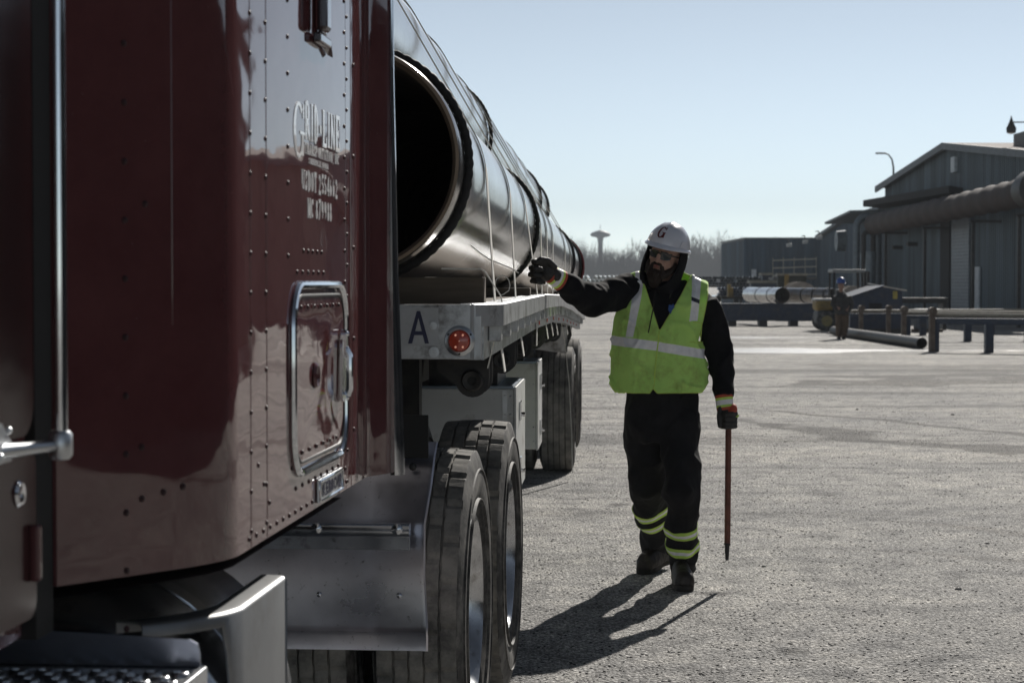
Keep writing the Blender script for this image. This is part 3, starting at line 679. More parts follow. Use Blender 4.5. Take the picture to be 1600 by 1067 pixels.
# ---- pipe racks on the right
def rack(name, label, posts, beam0, beam1, zb, hh, legs, posts_col, group):
    a = Vector(beam0); b = Vector(beam1); c = a
    t = thing(name, label, 'pipe rack', (c.x, c.y, 0), group=group); O = (c.x, c.y, 0)
    d = (b-a).normalized(); n = Vector((-d.y, d.x, 0))*.11
    mb = MB(); mb.prism([a-n+Vector((0, 0, zb-hh)), b-n+Vector((0, 0, zb-hh)), b+n+Vector((0, 0, zb-hh)), a+n+Vector((0, 0, zb-hh))], (0, 0, hh-.07)); mb.build('beam', M['blue_steel'], t, O)
    MB().tube([a+Vector((0, 0, zb)), b+Vector((0, 0, zb))], .045, 10).build('rail', mat('worn_rail', (.30, .27, .22), .6, 0), t, O)
    for k in range(legs):
        q_ = a.lerp(b, (k+.02)/max(1, legs-1)); MB().box(q_.x-.09, q_.x+.09, q_.y-.1, q_.y+.1, 0, zb-hh).build('leg', M['blue_steel'], t, O)
    for q_ in posts:
        q_ = Vector(q_); top = zb+.14
        pp = MB().box(q_.x-.07, q_.x+.05, q_.y-.09, q_.y+.09, 0, top-.1, bev=.01).build('post', M['rust'], t, O)
        MB().lathe([(-.12, .03), (-.12, .095), (.12, .095), (.12, .03)], 14, 'y', (q_.x, q_.y, top-.05)).build('roller', M['rust'], t, O)
    return t
def G(px_, Y): return (P(px_, 442, Y).x, Y, 0)
rack('pipe_rack', 'nearest blue pipe rack with pale rail, running off the right edge', [G(1457, 45.5)], G(1459, 45.6), G(1720, 44), .84, .20, 4, None, 'pipe racks at the right')
rack('pipe_rack', 'middle pipe rack whose end post stands just left of the nearest rack', [G(1413, 53.5)], G(1415, 53.6), G(1700, 54), .77, .15, 4, None, 'pipe racks at the right')
rack('pipe_rack', 'farthest pipe rack, with two end posts beside the distant man', [G(1346, 58.5), G(1389, 59)], G(1330, 59), G(1650, 62), .74, .13, 4, None, 'pipe racks at the right')
hollow_pipe('steel_pipe', (P(1441, 442, 47.6).x, 47.6, .14), (P(1303, 442, 60).x, 60, .14), .13, 'long thin pipe lying on the ground beneath the pipe racks', 'pipes stored in the far yard', mats=[mat('grey_pipe', (.05, .048, .047), .55, .2), M['pipe_in']])
p = P(1447, 442, 64)
t = thing('pallet_box', 'small pale box beside the dark bench behind the racks', 'box', (p.x, 64, 0))
MB().box(-.35, .45, -.2, .3, .1, .75, bev=.04).build('box_body', mat('pale_box', (.16, .19, .22), .6), t)
MB().box(-.4, .5, -.25, .35, 0, .1).build('pallet', M['wood'], t)
t = thing('work_bench', 'dark work bench against the warehouse behind the racks', 'bench', (p.x-.1, 67, 0))
MB().box(-.9, 1.4, -.3, .6, .9, 1.08).build('bench_top', M['black'], t); 
for x in (-.85, 1.3): MB().box(x-.06, x+.06, -.25, .5, 0, .9).build('leg', M['black'], t)

# ------------------------------------------------------------------ buildings beyond the right edge, seen as reflections in the truck paint
ob = thing('workshop', 'long low dark workshop beyond the right edge, mirrored in the truck paint', 'building', (16.5, 10, 0)); O = (16.5, 10, 0)
mb = MB(); ribwall(mb, (16, 29), (16, -14), lambda t_: 4.6, 0, .5); ribwall(mb, (15.6, 45), (15.6, 29), lambda t_: 7.6, 0, .5); ribwall(mb, (15.6, 29), (28, 29), lambda t_: 7.6, 0, .5); ribwall(mb, (28, 45), (15.6, 45), lambda t_: 7.6, 0, .5); ribwall(mb, (16, -14), (28, -14), lambda t_: 4.6, 0, .5)
mb.build('wall', cladding('dark_workshop_cladding', (.035, .03, .03)), ob, O)
mb = MB().box(15.8, 28, -14.2, 28.98, 4.6, 4.72); mb.box(15.4, 28.2, 29, 45.2, 7.6, 7.75); mb.build('roof', M['trim'], ob, O)
for yy in (-4, 4, 13, 22): MB().box(15.93, 15.99, yy, yy+3, .0, 2.9).build('door', M['dark'], ob, O)
# ------------------------------------------------------------------ lettering with serifs, drawn as strokes
SER = {
 'G': [('a',.5,.5,.42,.48,48,322,1),('s',.80,.08,.80,.46,1),('h',.58,.98,.46,.0),('s',.86,.72,.86,.96,0)],
 'R': [('s',.22,0,.22,1,1),('h',.04,.40,.0,.0),('h',.04,.3,1,.0),('a',.5,.74,.26,.235,-90,90,1),('s',.22,.975,.5,.975,0),('s',.22,.50,.5,.50,0),('s',.5,.5,.82,.0,1),('h',.72,.98,0,0)],
 'I': [('s',.5,0,.5,1,1),('h',.28,.72,0,0),('h',.28,.72,1,0)],
 'D': [('s',.22,0,.22,1,1),('h',.04,.3,0,0),('h',.04,.3,1,0),('a',.42,.5,.40,.475,-90,90,1),('s',.22,.975,.42,.975,0),('s',.22,.025,.42,.025,0)],
 '-': [('s',.15,.42,.85,.42,1)],
 'L': [('s',.25,0,.25,1,1),('h',.06,.44,1,0),('s',.06,.03,.88,.03,0),('s',.86,0,.86,.28,0)],
 'N': [('s',.2,0,.2,1,0),('s',.82,0,.82,1,0),('s',.2,1,.82,0,1),('h',.04,.36,0,0),('h',.02,.2,1,0),('h',.66,.98,1,0)],
 'E': [('s',.24,0,.24,1,1),('s',.06,.03,.86,.03,0),('s',.06,.97,.84,.97,0),('s',.24,.51,.62,.51,0),('s',.84,0,.84,.26,0),('s',.82,.76,.82,1,0),('s',.62,.4,.62,.62,0)],
 'T': [('s',.5,0,.5,1,1),('s',.1,.97,.9,.97,0),('h',.3,.7,0,0),('s',.1,.76,.1,1,0),('s',.9,.76,.9,1,0)],
 'A': [('s',.5,1,.18,0,0),('s',.5,1,.84,0,1),('s',.3,.33,.7,.33,0),('h',.04,.32,0,0),('h',.68,.98,0,0)],
 'S': [('a',.5,.74,.3,.24,20,250,1),('a',.5,.25,.32,.25,-160,80,1),('s',.8,.74,.8,.98,0),('s',.18,.02,.18,.28,0)],
 'P': [('s',.24,0,.24,1,1),('h',.06,.44,0,0),('a',.5,.72,.28,.26,-90,90,1),('s',.06,.97,.5,.97,0),('s',.24,.46,.5,.46,0)],
 'O': [('a',.5,.5,.4,.48,0,360,1)],
 'C': [('a',.52,.5,.4,.48,45,315,1),('s',.84,.7,.84,.96,0)],
 'U': [('s',.2,.3,.2,1,1),('s',.82,.3,.82,1,0),('a',.51,.3,.31,.28,180,360,0),('h',.04,.38,1,0),('h',.68,.96,1,0)],
 'M': [('s',.14,0,.14,1,0),('s',.88,0,.88,1,1),('s',.14,1,.5,.1,1),('s',.5,.1,.88,1,0),('h',.0,.3,0,0),('h',.72,1.02,0,0),('h',.0,.2,1,0),('h',.84,1.02,1,0)],
 'H': [('s',.2,0,.2,1,1),('s',.8,0,.8,1,1),('s',.2,.5,.8,.5,0),('h',.04,.38,0,0),('h',.62,.96,0,0),('h',.04,.38,1,0),('h',.62,.96,1,0)],
 'V': [('s',.14,1,.5,0,1),('s',.5,0,.86,1,0),('h',.0,.3,1,0),('h',.7,1,1,0)],
 'B': [('s',.24,0,.24,1,1),('a',.48,.75,.28,.23,-90,90,1),('a',.48,.26,.33,.25,-90,90,1),('s',.06,.97,.48,.97,0),('s',.06,.03,.48,.03,0),('s',.24,.5,.48,.5,0)],
 ',': [('s',.5,.1,.36,-.16,1)], '.': [('s',.5,0,.5,.12,1)], ' ': [],
 '2': [('a',.48,.70,.32,.28,-25,165,1),('s',.76,.58,.18,.05,0),('s',.14,.05,.86,.05,1)],
 '5': [('s',.28,.95,.82,.95,1),('s',.28,.95,.24,.52,0),('a',.46,.31,.34,.29,-150,110,1)],
 '4': [('s',.66,0,.66,1,1),('s',.62,.98,.1,.3,0),('s',.1,.28,.92,.28,0),('h',.46,.86,0,0)],
 '6': [('a',.5,.31,.32,.29,0,360,1),('a',.62,.42,.42,.54,110,185,0)],
 '7': [('s',.14,.95,.86,.95,1),('s',.84,.93,.42,0,1)],
 '8': [('a',.5,.74,.27,.23,0,360,1),('a',.5,.27,.33,.26,0,360,1)],
 '9': [('a',.5,.69,.32,.29,0,360,1),('a',.38,.58,.42,.54,-70,5,0)],
}
def serif_text(s, u0, u1, v0, v1, mapf, thick=.17, thin=.07, widths=None, depth=.0006):
    """mapf(u,v,h)->Vector ; letters of s spread over u0..u1, v0..v1"""
    mb = MB(); n = len(s); wd = [(.5 if c in 'I,.-' else .5 if c == ' ' else 1.0) for c in s]; tot = sum(wd); u = u0; lay = 0
    for c, w_ in zip(s, wd):
        W = (u1-u0)*w_/tot; H = v1-v0; cell = .92
        def X(a, b): return u + W*(.5+(a-.5)*cell*(1.6 if c in 'I' else 1)), v0+H*b
        for g_ in SER[c]:
            lay += 1; h0 = .0004+(lay % 7)*.00012
            def quad(pts):
                mb.add([mapf(a, b, h0) for a, b in pts]+[mapf(a, b, h0+depth) for a, b in pts], [[3,2,1,0],[4,5,6,7],[0,1,5,4],[1,2,6,5],[2,3,7,6],[3,0,4,7]])
            if g_[0] == 's':
                _, a0, b0, a1, b1, k = g_; tw = (thick if k else thin)
                hw = tw/2; vert = abs(a1-a0) < abs(b1-b0)*1.2
                if vert: P4 = [X(a0-hw, b0), X(a0+hw, b0), X(a1+hw, b1), X(a1-hw, b1)]
                else: P4 = [X(a0, b0-hw*.8), X(a1, b1-hw*.8), X(a1, b1+hw*.8), X(a0, b0+hw*.8)]
                quad(P4)
            elif g_[0] == 'h':
                _, a0, a1, b, _z = g_; bb = .025 if b < .3 else (.975 if b > .9 else b)
                quad([X(a0, bb-.028), X(a1, bb-.028), X(a1, bb+.028), X(a0, bb+.028)])
            else:
                _, cx, cy, rx, ry, a0, a1, k = g_; m = max(5, int(abs(a1-a0)/18))
                for j in range(m):
                    pts = []
                    for q in (0, 1):
                        an = R(a0+(a1-a0)*(j+q)/m); ta = thin+((thick if k else thin)-thin)*abs(math.cos(an))
                        pts.append((an, ta))
                    (p_, t0), (q_, t1) = pts
                    quad([X(cx+(rx-t0)*math.cos(p_), cy+(ry-t0*.7)*math.sin(p_)), X(cx+rx*math.cos(p_), cy+ry*math.sin(p_)),
                          X(cx+rx*math.cos(q_), cy+ry*math.sin(q_)), X(cx+(rx-t1)*math.cos(q_), cy+(ry-t1*.7)*math.sin(q_))])
        u += W
    return mb

# ------------------------------------------------------------------ wheels
def tyre_mb(xc, yc, zc, r, wdt, lug=True, N=168, seed=0):
    """axis along x; centre xc"""
    hw = wdt/2; G_ = .013
    rows = [(-.98, -.60), (-.53, -.22), (-.16, .16), (.22, .53), (.60, .98)]
    prof = [(-.72, r*.555, -1), (-.86, r*.60, -1), (-1.06, r*.70, -1), (-1.14, r*.80, -1), (-1.10, r*.90, -1), (-1.0, r*.975, -1)]
    for i, (a, b_) in enumerate(rows):
        crown = lambda q: r - .007*q*q
        if i: prof.append((a-.012, crown(a)-G_, -1))
        prof += [(a, crown(a), i), (b_, crown(b_), i)]
        if i < 4: prof.append((b_+.012, crown(b_)-G_, -1))
    prof += [(1.0, r*.975, -1), (1.10, r*.90, -1), (1.14, r*.80, -1), (1.06, r*.70, -1), (.86, r*.60, -1), (.72, r*.555, -1)]
    rs = random.Random(seed); per = {0: 7, 1: 6, 2: 6, 3: 6, 4: 7}; rings = []
    for k in range(N):
        an = 2*PI*k/N; ring = []
        for t, rr, row in prof:
            tt = t
            if row >= 0:
                if lug:
                    if (k+row*2) % per[row] == 0: rr -= .010
                    if row in (0, 4): rr -= rs.random()*.0025
                    if abs(t) < .95: tt = t+.012*math.sin(k*2.1+row)
                else: rr -= .0006*rs.random()
            ring.append(Vector((xc+tt*hw*.93, yc+rr*math.cos(an), zc+rr*math.sin(an))))
        rings.append(ring)
    m = len(prof); V = [p for q in rings for p in q]; Fc = []; mats = []
    mb = MB()
    side = []; tread = []
    for k in range(N):
        k2 = (k+1) % N
        for j in range(m-1):
            f = [k*m+j, k*m+j+1, k2*m+j+1, k2*m+j]
            (side if (j < 6 or j >= m-7) else tread).append(f)
    mb.v = V
    for f in side: mb.f.append(f); mb.m.append(0); mb.sm.append(True)
    for f in tread: mb.f.append(f); mb.m.append(1); mb.sm.append(False)
    for s_ in (-1, 1):   # raised lettering rings on the sidewall
        for rr in (.68, .865):
            mb.lathe([(s_*hw*1.0, r*rr-.004), (s_*hw*1.075, r*rr-.002), (s_*hw*1.075, r*rr+.002), (s_*hw*1.0, r*rr+.004)], 72, 'x', (xc, yc, zc), 0)
    return mb
def rim_mb(xo, yc, zc, r, sgn=1, deep=.17):
    """xo = outer face of the tyre, dish going inward"""
    q = r*.548
    mb = MB(); s = -sgn
    prof = [(xo+s*.012, q+.020), (xo-s*.004, q+.016), (xo-s*.006, q+.004), (xo+s*.006, q-.004), (xo+s*.03, q-.012), (xo+s*.06, q-.030), (xo+s*(deep-.03), q-.036), (xo+s*deep, q-.055), (xo+s*(deep+.004), q-.10),
            (xo+s*(deep-.012), q-.115), (xo+s*(deep-.012), .082), (xo+s*(deep-.10), .075), (xo+s*(deep-.115), .06), (xo+s*(deep-.118), .001)]
    mb.lathe([(x, rr) for x, rr in prof], 56, 'x', (0, yc, zc))
    for k in range(10):
        a = 2*PI*k/10; mb.cyl((xo+s*(deep-.012), yc+.143*math.cos(a), zc+.143*math.sin(a)), (xo+s*(deep-.05), yc+.143*math.cos(a), zc+.143*math.sin(a)), .016, 6)
    return mb
M['rim'] = mat('polished_wheel_aluminium', (.60, .61, .63), .2, 1.0, var=.12, rvar=.08, scale=14, dirt=(.2, .18, .16), dirt_amt=.25, dirt_scale=18)

# ------------------------------------------------------------------ the tractor unit
TY = 4.5; TO = (0, TY, 0)
tr = thing('semi_truck', 'dark red gloss road tractor with riveted sleeper, chrome grab handle and white lettering', 'truck', (-.776+.084*TY, TY, 0), -math.atan(.084))
ZB, ZT = 1.09, 3.35
# sleeper shell
out = [(-1.9, 3.12), (-.208, 3.12)]
def bez(a, b, c, n): return [((1-t)**2*a[0]+2*t*(1-t)*b[0]+t*t*c[0], (1-t)**2*a[1]+2*t*(1-t)*b[1]+t*t*c[1]) for t in [k/n for k in range(n+1)]]
out += bez((-.075, 3.312), (-.004, 3.414), (0, 3.50), 12) + [(0, 4.632)]
inset_back = [(-.02, 4.632), (-.02, 4.9)]
mb = MB()
def wall(mb, pts, z0, z1, mi=0, smooth=True):
    rows = []
    for z in [z0+(z1-z0)*k/6 for k in range(7)]: rows.append([Vector((x, y, z)) for x, y in pts])
    mb.ring_loft(rows, mi, closed=False, cap=False, smooth=smooth)
wall(mb, out[:2], ZB, ZT, 0, False); wall(mb, out[1:], ZB, ZT)
mb.add([(x, y, ZT) for x, y in out]+[(-1.9, 4.632, ZT)], [list(range(len(out)+1))])
mb.add([(x, y, ZB) for x, y in out]+[(-1.9, 4.632, ZB)], [list(range(len(out)+1))[::-1]])
mb.add([(x*.97-.012, y+.006, ZB-.02) for x, y in out]+[(-1.9, 4.632, ZB-.02)], [list(range(len(out)+1))[::-1]], 1)
sl_ = mb.build('sleeper', [M['paint'], M['black']], tr, TO)
# narrow strip between seams, then the rear fairing that flares out
mb = MB(); wall(mb, [(-.012, 4.634), (0, 4.637), (0, 4.700), (-.012, 4.703)], ZB, ZT, 0, False); mb.build('seam_panel', M['paint'], tr, TO)
fz_ = [(-.015, 4.708), (0, 4.712), (0, 4.90)] + bez((0, 4.905), (.002, 4.945), (.022, 4.975), 6) + [(.050, 5.045)]
mb = MB(); wall(mb, fz_[:3], ZB, ZT, 0, False); wall(mb, fz_[2:], ZB, ZT)
mb.add([(.050, 5.045, ZB), (-1.9, 5.045, ZB), (-1.9, 5.045, ZT), (.050, 5.045, ZT)], [[0,1,2,3]], 1)
mb.add([(x, y, ZB) for x, y in fz_]+[(-1.9, 5.045, ZB), (-1.9, 4.7, ZB)], [list(range(len(fz_)+2))])
mb.add([(x, y, ZT) for x, y in fz_]+[(-1.9, 5.045, ZT), (-1.9, 4.7, ZT)], [list(range(len(fz_)+2))])
mb.build('rear_fairing', [M['paint'], M['black']], tr, TO)
mb = MB().box(-.05, -.016, 4.6, 4.72, ZB+.001, ZT-.01); mb.build('seam_gap', M['dark'], tr, TO)
mb = MB()
mb.ring_loft([[Vector((.046+a*k_, 5.045+b, z)) for a, b in ((0, -.012), (.012, -.016), (.028, -.008), (.034, .006), (.020, .016), (0, .012))] for z, k_ in ((ZB-.005, 1.0), (1.3, .85), (1.6, .55), (2.1, .25), (ZT, .2))])
mb.build('edge_strip', M['chrome'], tr, TO)
# far side of the sleeper
MB().box(-1.93, -1.905, 3.12, 5.04, ZB, ZT).build('far_side_panel', M['paint_plain'], tr, TO)

# rivets
rv = MB(); RN = (1, 0, 0)
def riv(y, z, x=0.0, n=RN, r=.0052): rv.dome((x, y, z), n, r, .0034, 8)
zl = [2.056-.072*k for k in range(-3, 14)]
for z in zl:
    riv(3.60, z) if z > ZB+.01 else 0
    for yy in (3.734, 3.948):
        if z > ZB+.02 and not (yy > 3.9 and z < 1.57): riv(yy, z)
    riv(4.618, z+.02); riv(4.650, z-.012, r=.0045); riv(4.745, z+.03, r=.0055) if (round((z-1)/.072) % 3 == 0) else 0
for k in range(18): riv(3.58+.062*k, ZB+.018)
for k in range(5): riv(4.11+.052*k, 1.636)
for k in range(6): riv(4.02+.060*k+.02, 1.592)
for k in range(8): riv(4.02+.072*k, 1.155)
for k in range(3): riv(3.66+.05*k, 1.235-.04*k)
for k in range(4): riv(3.98+.05*k, 1.20)
def ang(y):   # x on the angled face
    return -.208+(y-3.12)*(.208/.30)
AN = Vector((.30, -.208, 0)).normalized()
for k in range(14): riv(3.235, 2.13-.0955*k+.02, ang(3.235), AN, .006)
for yy, zz in ((3.262, 1.30), (3.262, 1.215), (3.30, 1.222), (3.335, 1.228), (3.27, 1.70)): riv(yy, zz, ang(yy), AN, .006)
rv.build('rivets', mat('rivet_paint', (.035, .014, .016), .5, spec=.3), sl_, None if False else TO)
# faint pressed seams
mb = MB()
for yy in (3.60, 3.742): mb.ring_loft([[Vector((a, yy+b, z)) for a, b in ((-.001, -.0018), (.0010, -.0008), (.0010, .0008), (-.001, .0018))] for z in (ZB+.002, ZT-.01)], cap=False)
y_ = 3.318; mb.ring_loft([[Vector((ang(y_), y_, z))+AN*a+Vector((0, b, 0)) for a, b in ((-.001, -.0015), (.0010, 0), (-.001, .0015))] for z in (1.5, ZT-.01)], cap=False)
mb.build('sheet_seam', M['paint_plain'], sl_, TO)

# luggage hatch
def rrect(y0, y1, z0, z1, r, n=7):
    pts = []
    for cy, cz, a0 in ((y1-r, z1-r, 0), (y0+r, z1-r, 90), (y0+r, z0+r, 180), (y1-r, z0+r, 270)):
        for k in range(n+1):
            a = R(a0+90*k/n); pts.append((cy+r*math.cos(a), cz+r*math.sin(a)))
    return pts
HY0, HY1, HZ0, HZ1 = 3.975, 4.600, 1.182, 1.566
ring_o = rrect(HY0, HY1, HZ0, HZ1, .085)
mb = MB(); n = len(ring_o)
def ringloop(mb, pts3, r, nn=8, mi=0):
    L_ = len(pts3); rings = []
    for i, p in enumerate(pts3):
        p = Vector(p); d = (Vector(pts3[(i+1) % L_])-Vector(pts3[i-1])).normalized(); u = Vector((1, 0, 0)); v = d.cross(u).normalized()
        rings.append([p+(u*math.cos(2*PI*k/nn)+v*math.sin(2*PI*k/nn))*r for k in range(nn)])
    rings.append(rings[0]); mb.ring_loft(rings, mi, cap=False)
ringloop(mb, [(.004, y, z) for y, z in ring_o], .0085)
hf = mb.build('hatch_frame', M['chrome'], tr, TO)
mb = MB(); ring_i = rrect(HY0+.022, HY1-.022, HZ0+.022, HZ1-.022, .068)
ringloop(mb, [(.003, y, z) for y, z in ring_i], .0045); mb.build('hatch_seal', M['black'], tr, TO)
hp = MB(); ring_p = rrect(HY0+.016, HY1-.016, HZ0+.016, HZ1-.016, .072); cy, cz = (HY0+HY1)/2, (HZ0+HZ1)/2
rings = []
for k in range(9):
    s_ = 1-k/8*.999
    rings.append([Vector((.004+.004*noise.noise(Vector((cy+(y-cy)*s_, cz+(z-cz)*s_, 0))*6), cy+(y-cy)*s_, cz+(z-cz)*s_)) for y, z in ring_p])
hp.ring_loft(rings, cap=False)
hd = hp.build('hatch_door', M['paint'], tr, TO)
rv = MB()
for k in range(7): riv(4.05+.075*k, HZ1-.045, .006)
for k in range(6): riv(4.06+.08*k, HZ0+.043, .006)
rv.build('rivets', mat('hatch_rivet', (.035, .014, .016), .5, spec=.3), hd, TO)
mb = MB(); mb.prism([(.008, y, z) for y, z in rrect(4.505, 4.555, 1.30, 1.445, .02, 4)], (.006, 0, 0)); mb.prism([(.008, y, z) for y, z in rrect(4.515, 4.545, 1.40, 1.465, .012, 4)], (.012, 0, 0))
mb.tube([(.02, 4.530, 1.315), (.026, 4.530, 1.33), (.026, 4.530, 1.405), (.018, 4.530, 1.42)], .008, 8)
for zz in (1.31, 1.455, 1.42): mb.dome((.02, 4.53, zz), RN, .007, .005)
mb.build('latch', M['chrome'], hd, TO)
mb = MB(); mb.lathe([(.006, .001), (.009, .018), (.012, .022), (.006, .028)], 18, 'x', (0, 4.215, 1.375)); mb.build('hatch_dent_cap', M['paint_plain'], hd, TO)
MB().box(.0015, .0030, 4.605, 4.628, 1.285, 1.345).build('green_sticker', M['green_sticker'], tr, TO)
# badge
bd = MB().box(.001, .007, 4.245, 4.545, 1.100, 1.150, bev=.002).build('badge', M['alu'], tr, TO)
mb = MB(); ringloop(mb, [(.008, y, z) for y, z in rrect(4.25, 4.54, 1.103, 1.147, .004, 2)], .0025, 6); mb.build('badge_rim', M['chrome'], bd, TO)
serif_text('AEROCAB', 4.275, 4.525, 1.111, 1.139, lambda u, v, h: Vector((.007+h*2, u, v)), .2, .14).build('badge_lettering', M['navy'], bd, TO)
# company lettering
lm = lambda u, v, h: Vector((h, u, v))
serif_text('G', 3.99, 4.135, 1.822, 1.942, lm, .17, .09).build('lettering', M['white_letter'], sl_, TO)
serif_text('RID-LINE', 4.125, 4.56, 1.868, 1.946, lm, .27, .15).build('lettering', M['white_letter'], sl_, TO)
serif_text('TRANSPORTATION, INC', 4.125, 4.545, 1.838, 1.861, lm, .24, .17).build('lettering', M['white_letter'], sl_, TO)
serif_text('SCHERERVILLE, INDIANA', 4.17, 4.40, 1.820, 1.832, lm, .24, .18).build('lettering', M['white_letter'], sl_, TO)
serif_text('USDOT 2554662', 4.09, 4.52, 1.762, 1.804, lm, .27, .17).build('lettering', M['white_letter'], sl_, TO)
serif_text('MC 879988', 4.155, 4.45, 1.706, 1.748, lm, .27, .17).build('lettering', M['white_letter'], sl_, TO)
# vertical bracket above the lettering
mb = MB().box(.01, .035, 4.20, 4.26, 2.10, 2.8, bev=.01); mb.box(.002, .02, 4.21, 4.34, 2.078, 2.098, bev=.004); mb.box(.002, .016, 4.28, 4.31, 2.10, 2.8, bev=.004); mb.prism([(.002, 4.33, 2.08), (.002, 4.39, 2.07), (.012, 4.40, 2.065), (.018, 4.34, 2.09)], (0, 0, .008))
mb.build('window_trim', mat('dark_trim', (.02, .008, .01), .25, coat=1), tr, TO)

# cab
mb = MB()
cabp = [(-.26, 1.3), (-.205, 1.5), (-.2, 2.4)] + bez((-.2, 2.86), (-.2, 3.0), (-.235, 3.02), 6) + [(-.3, 3.02)]
wall(mb, cabp, 1.16, 3.1); mb.add([(x, y, 3.1) for x, y in cabp]+[(-1.7, 3.02, 3.1), (-1.7, 1.3, 3.1)], [list(range(len(cabp)+2))])
wall(mb, [(-.3, 3.02), (-1.7, 3.02)], 1.04, 3.1, 0, False); wall(mb, [(-1.7, 1.3), (-.26, 1.3)], 1.04, 3.1, 0, False)
lowp = [(x-.006, y) for x, y in cabp]; wall(mb, lowp, 1.04, 1.29)
mb.add([(x-.01, y, 1.04) for x, y in cabp]+[(-1.7, 3.02, 1.04), (-1.7, 1.3, 1.04)], [list(range(len(cabp)+2))[::-1]])
cb = mb.build('cab', M['paint'], tr, TO)
dp = [(-.194, 1.6), (-.193, 2.86)]; mb = MB()
mb.prism([(-.198, y, z) for y, z in rrect(1.7, 2.945, 1.345, 2.6, .05, 5)], (.012, 0, 0)); door = mb.build('door', M['paint_shaded'], tr, TO)
mb = MB(); mb.prism([(-.2, y, z) for y, z in rrect(1.7, 2.965, 1.07, 1.325, .03, 5)], (.010, 0, 0)); kp = mb.build('kick_panel', M['paint_shaded'], tr, TO)
MB().lathe([(.0, .018), (.004, .020), (.008, .016), (.008, .008), (.004, .001)], 20, 'x', (-.192, 2.885, 1.262)).build('lock', M['chrome'], kp, TO)
MB().box(-.192, -.176, 2.935, 2.955, 1.125, 1.21, bev=.005).build('hinge', M['paint_plain'], kp, TO)
MB().box(-.30, -.214, 3.035, 3.119, 1.02, 3.2).build('rubber_gaiter', M['rubber_flap'], tr, TO)
# grab handle
gh = MB(); gh.tube([(-.131, 2.90, 1.335), (-.131, 2.90, 2.75)], .0105, 16); gho = gh.build('grab_handle', M['chrome'], tr, TO)
mb = MB(); mb.tube([(-.131, 2.90, 1.312), (-.131, 2.90, 1.318), (-.131, 2.90, 1.348), (-.131, 2.90, 1.354)], [.013, .0175, .0175, .013], 16)
mb.tube([(-.192, 2.79, 1.331), (-.150, 2.87, 1.332), (-.131, 2.90, 1.333)], [.013, .0085, .009], 10)
mb.prism([(-.188, 2.74, 1.315), (-.188, 2.83, 1.315), (-.188, 2.835, 1.34), (-.188, 2.79, 1.372), (-.188, 2.76, 1.372)], (.007, 0, 0)); mb.dome((-.180, 2.815, 1.36), RN, .006, .005); mb.dome((-.180, 2.78, 1.325), RN, .006, .005)
mb.build('bracket', M['alu'], gho, TO)

# step with perforated tread and its kick sheet
mb = MB().box(-.52, -.006, 2.35, 3.245, .920, .931); mb.box(-.010, .004, 2.35, 3.245, .885, .943, bev=.003); mb.box(-.52, -.006, 3.235, 3.25, .900, .937)
st = mb.build('step', M['alu'], tr, TO)
mb = MB(); hl = MB()
for j in range(22):
    for i in range(11):
        x = -.035-.045*i-(.0225 if j % 2 else 0); y = 3.215-.036*j
        if x < -.5: continue
        mb.lathe([(.929, .0175), (.934, .0160), (.9385, .0130), (.939, .0110), (.935, .0095), (.9325, .0095)], 14, 'z', (x, y, 0))
        hl.lathe([(.9322, .0115), (.9322, .001)], 12, 'z', (x, y, 0))
mb.build('tread_studs', M['alu'], st, TO); hl.build('tread_holes', M['dark'], st, TO)
ks = MB(); pts = [(-.013, .905), (-.013, .960), (-.017, .976), (-.03, .983)] + [(-.03-.49*k/8, .983+.016*math.sin(k/8*PI/2)) for k in range(1, 9)] + [(-.52, .9)]
ks.prism([(x, 3.262, z) for x, z in pts], (0, .004, 0)); ks.build('kick_sheet', mat('dark_blue_polished_sheet', (.22, .24, .30), .22, 1.0, var=.2), tr, TO)
# fuel tank and guard
tk = MB(); tk.lathe([(3.42, .01), (3.42, .24), (3.44, .29), (3.48, .31), (3.98, .31), (4.02, .29), (4.03, .01)], 48, 'y', (-.31, 0, .735)); tko = tk.build('fuel_tank', M['alu_pol'], tr, TO)
mb = MB()
for yy in (3.62,): mb.lathe([(yy, .3105), (yy, .314), (yy+.06, .314), (yy+.06, .3105)], 48, 'y', (-.31, 0, .735))
mb.build('tank_strap', M['chrome'], tko, TO)
gp = [(-.135, 3.355)] + bez((-.115, 3.370), (-.02, 3.43), (0, 3.54), 14) + [(0, 3.915)]
mb = MB(); rows = []
def gz(i):   # lower edge drops with the bend
    x, y = gp[i]; return .968 if y < 3.475 else .968-.50*min(1, (y-3.475)/.06)
for q in range(2): rows.append([Vector((x, y, gz(i) if q == 0 else .985)) for i, (x, y) in enumerate(gp)])
rows.append([Vector((x-.004, y+.003, .991)) for x, y in gp]); rows.append([Vector((x-.012, y+.008, .993)) for x, y in gp]); rows.append([Vector((x-.055, y+.03, .991)) for x, y in gp]); rows.append([Vector((x-.055, y+.03, .97)) for x, y in gp])
mb.ring_loft(rows, closed=False, cap=False)
mb.ring_loft([[Vector((0, 3.912, .48)), Vector((0, 3.912, .985)), Vector((-.02, 3.92, .99)), Vector((-.05, 3.925, .985))], [Vector((-.012, 3.925, .48)), Vector((-.012, 3.925, .97)), Vector((-.02, 3.925, .98)), Vector((-.05, 3.928, .98))]], closed=False, cap=False)
gd = mb.build('tank_guard', M['alu_satin'], tr, TO)
gd.modifiers.new('s', 'SOLIDIFY').thickness = .004
MB().box(-.02, -.004, 3.45, 3.93, .42, .472, bev=.006).build('guard_rail', M['alu'], gd, TO)

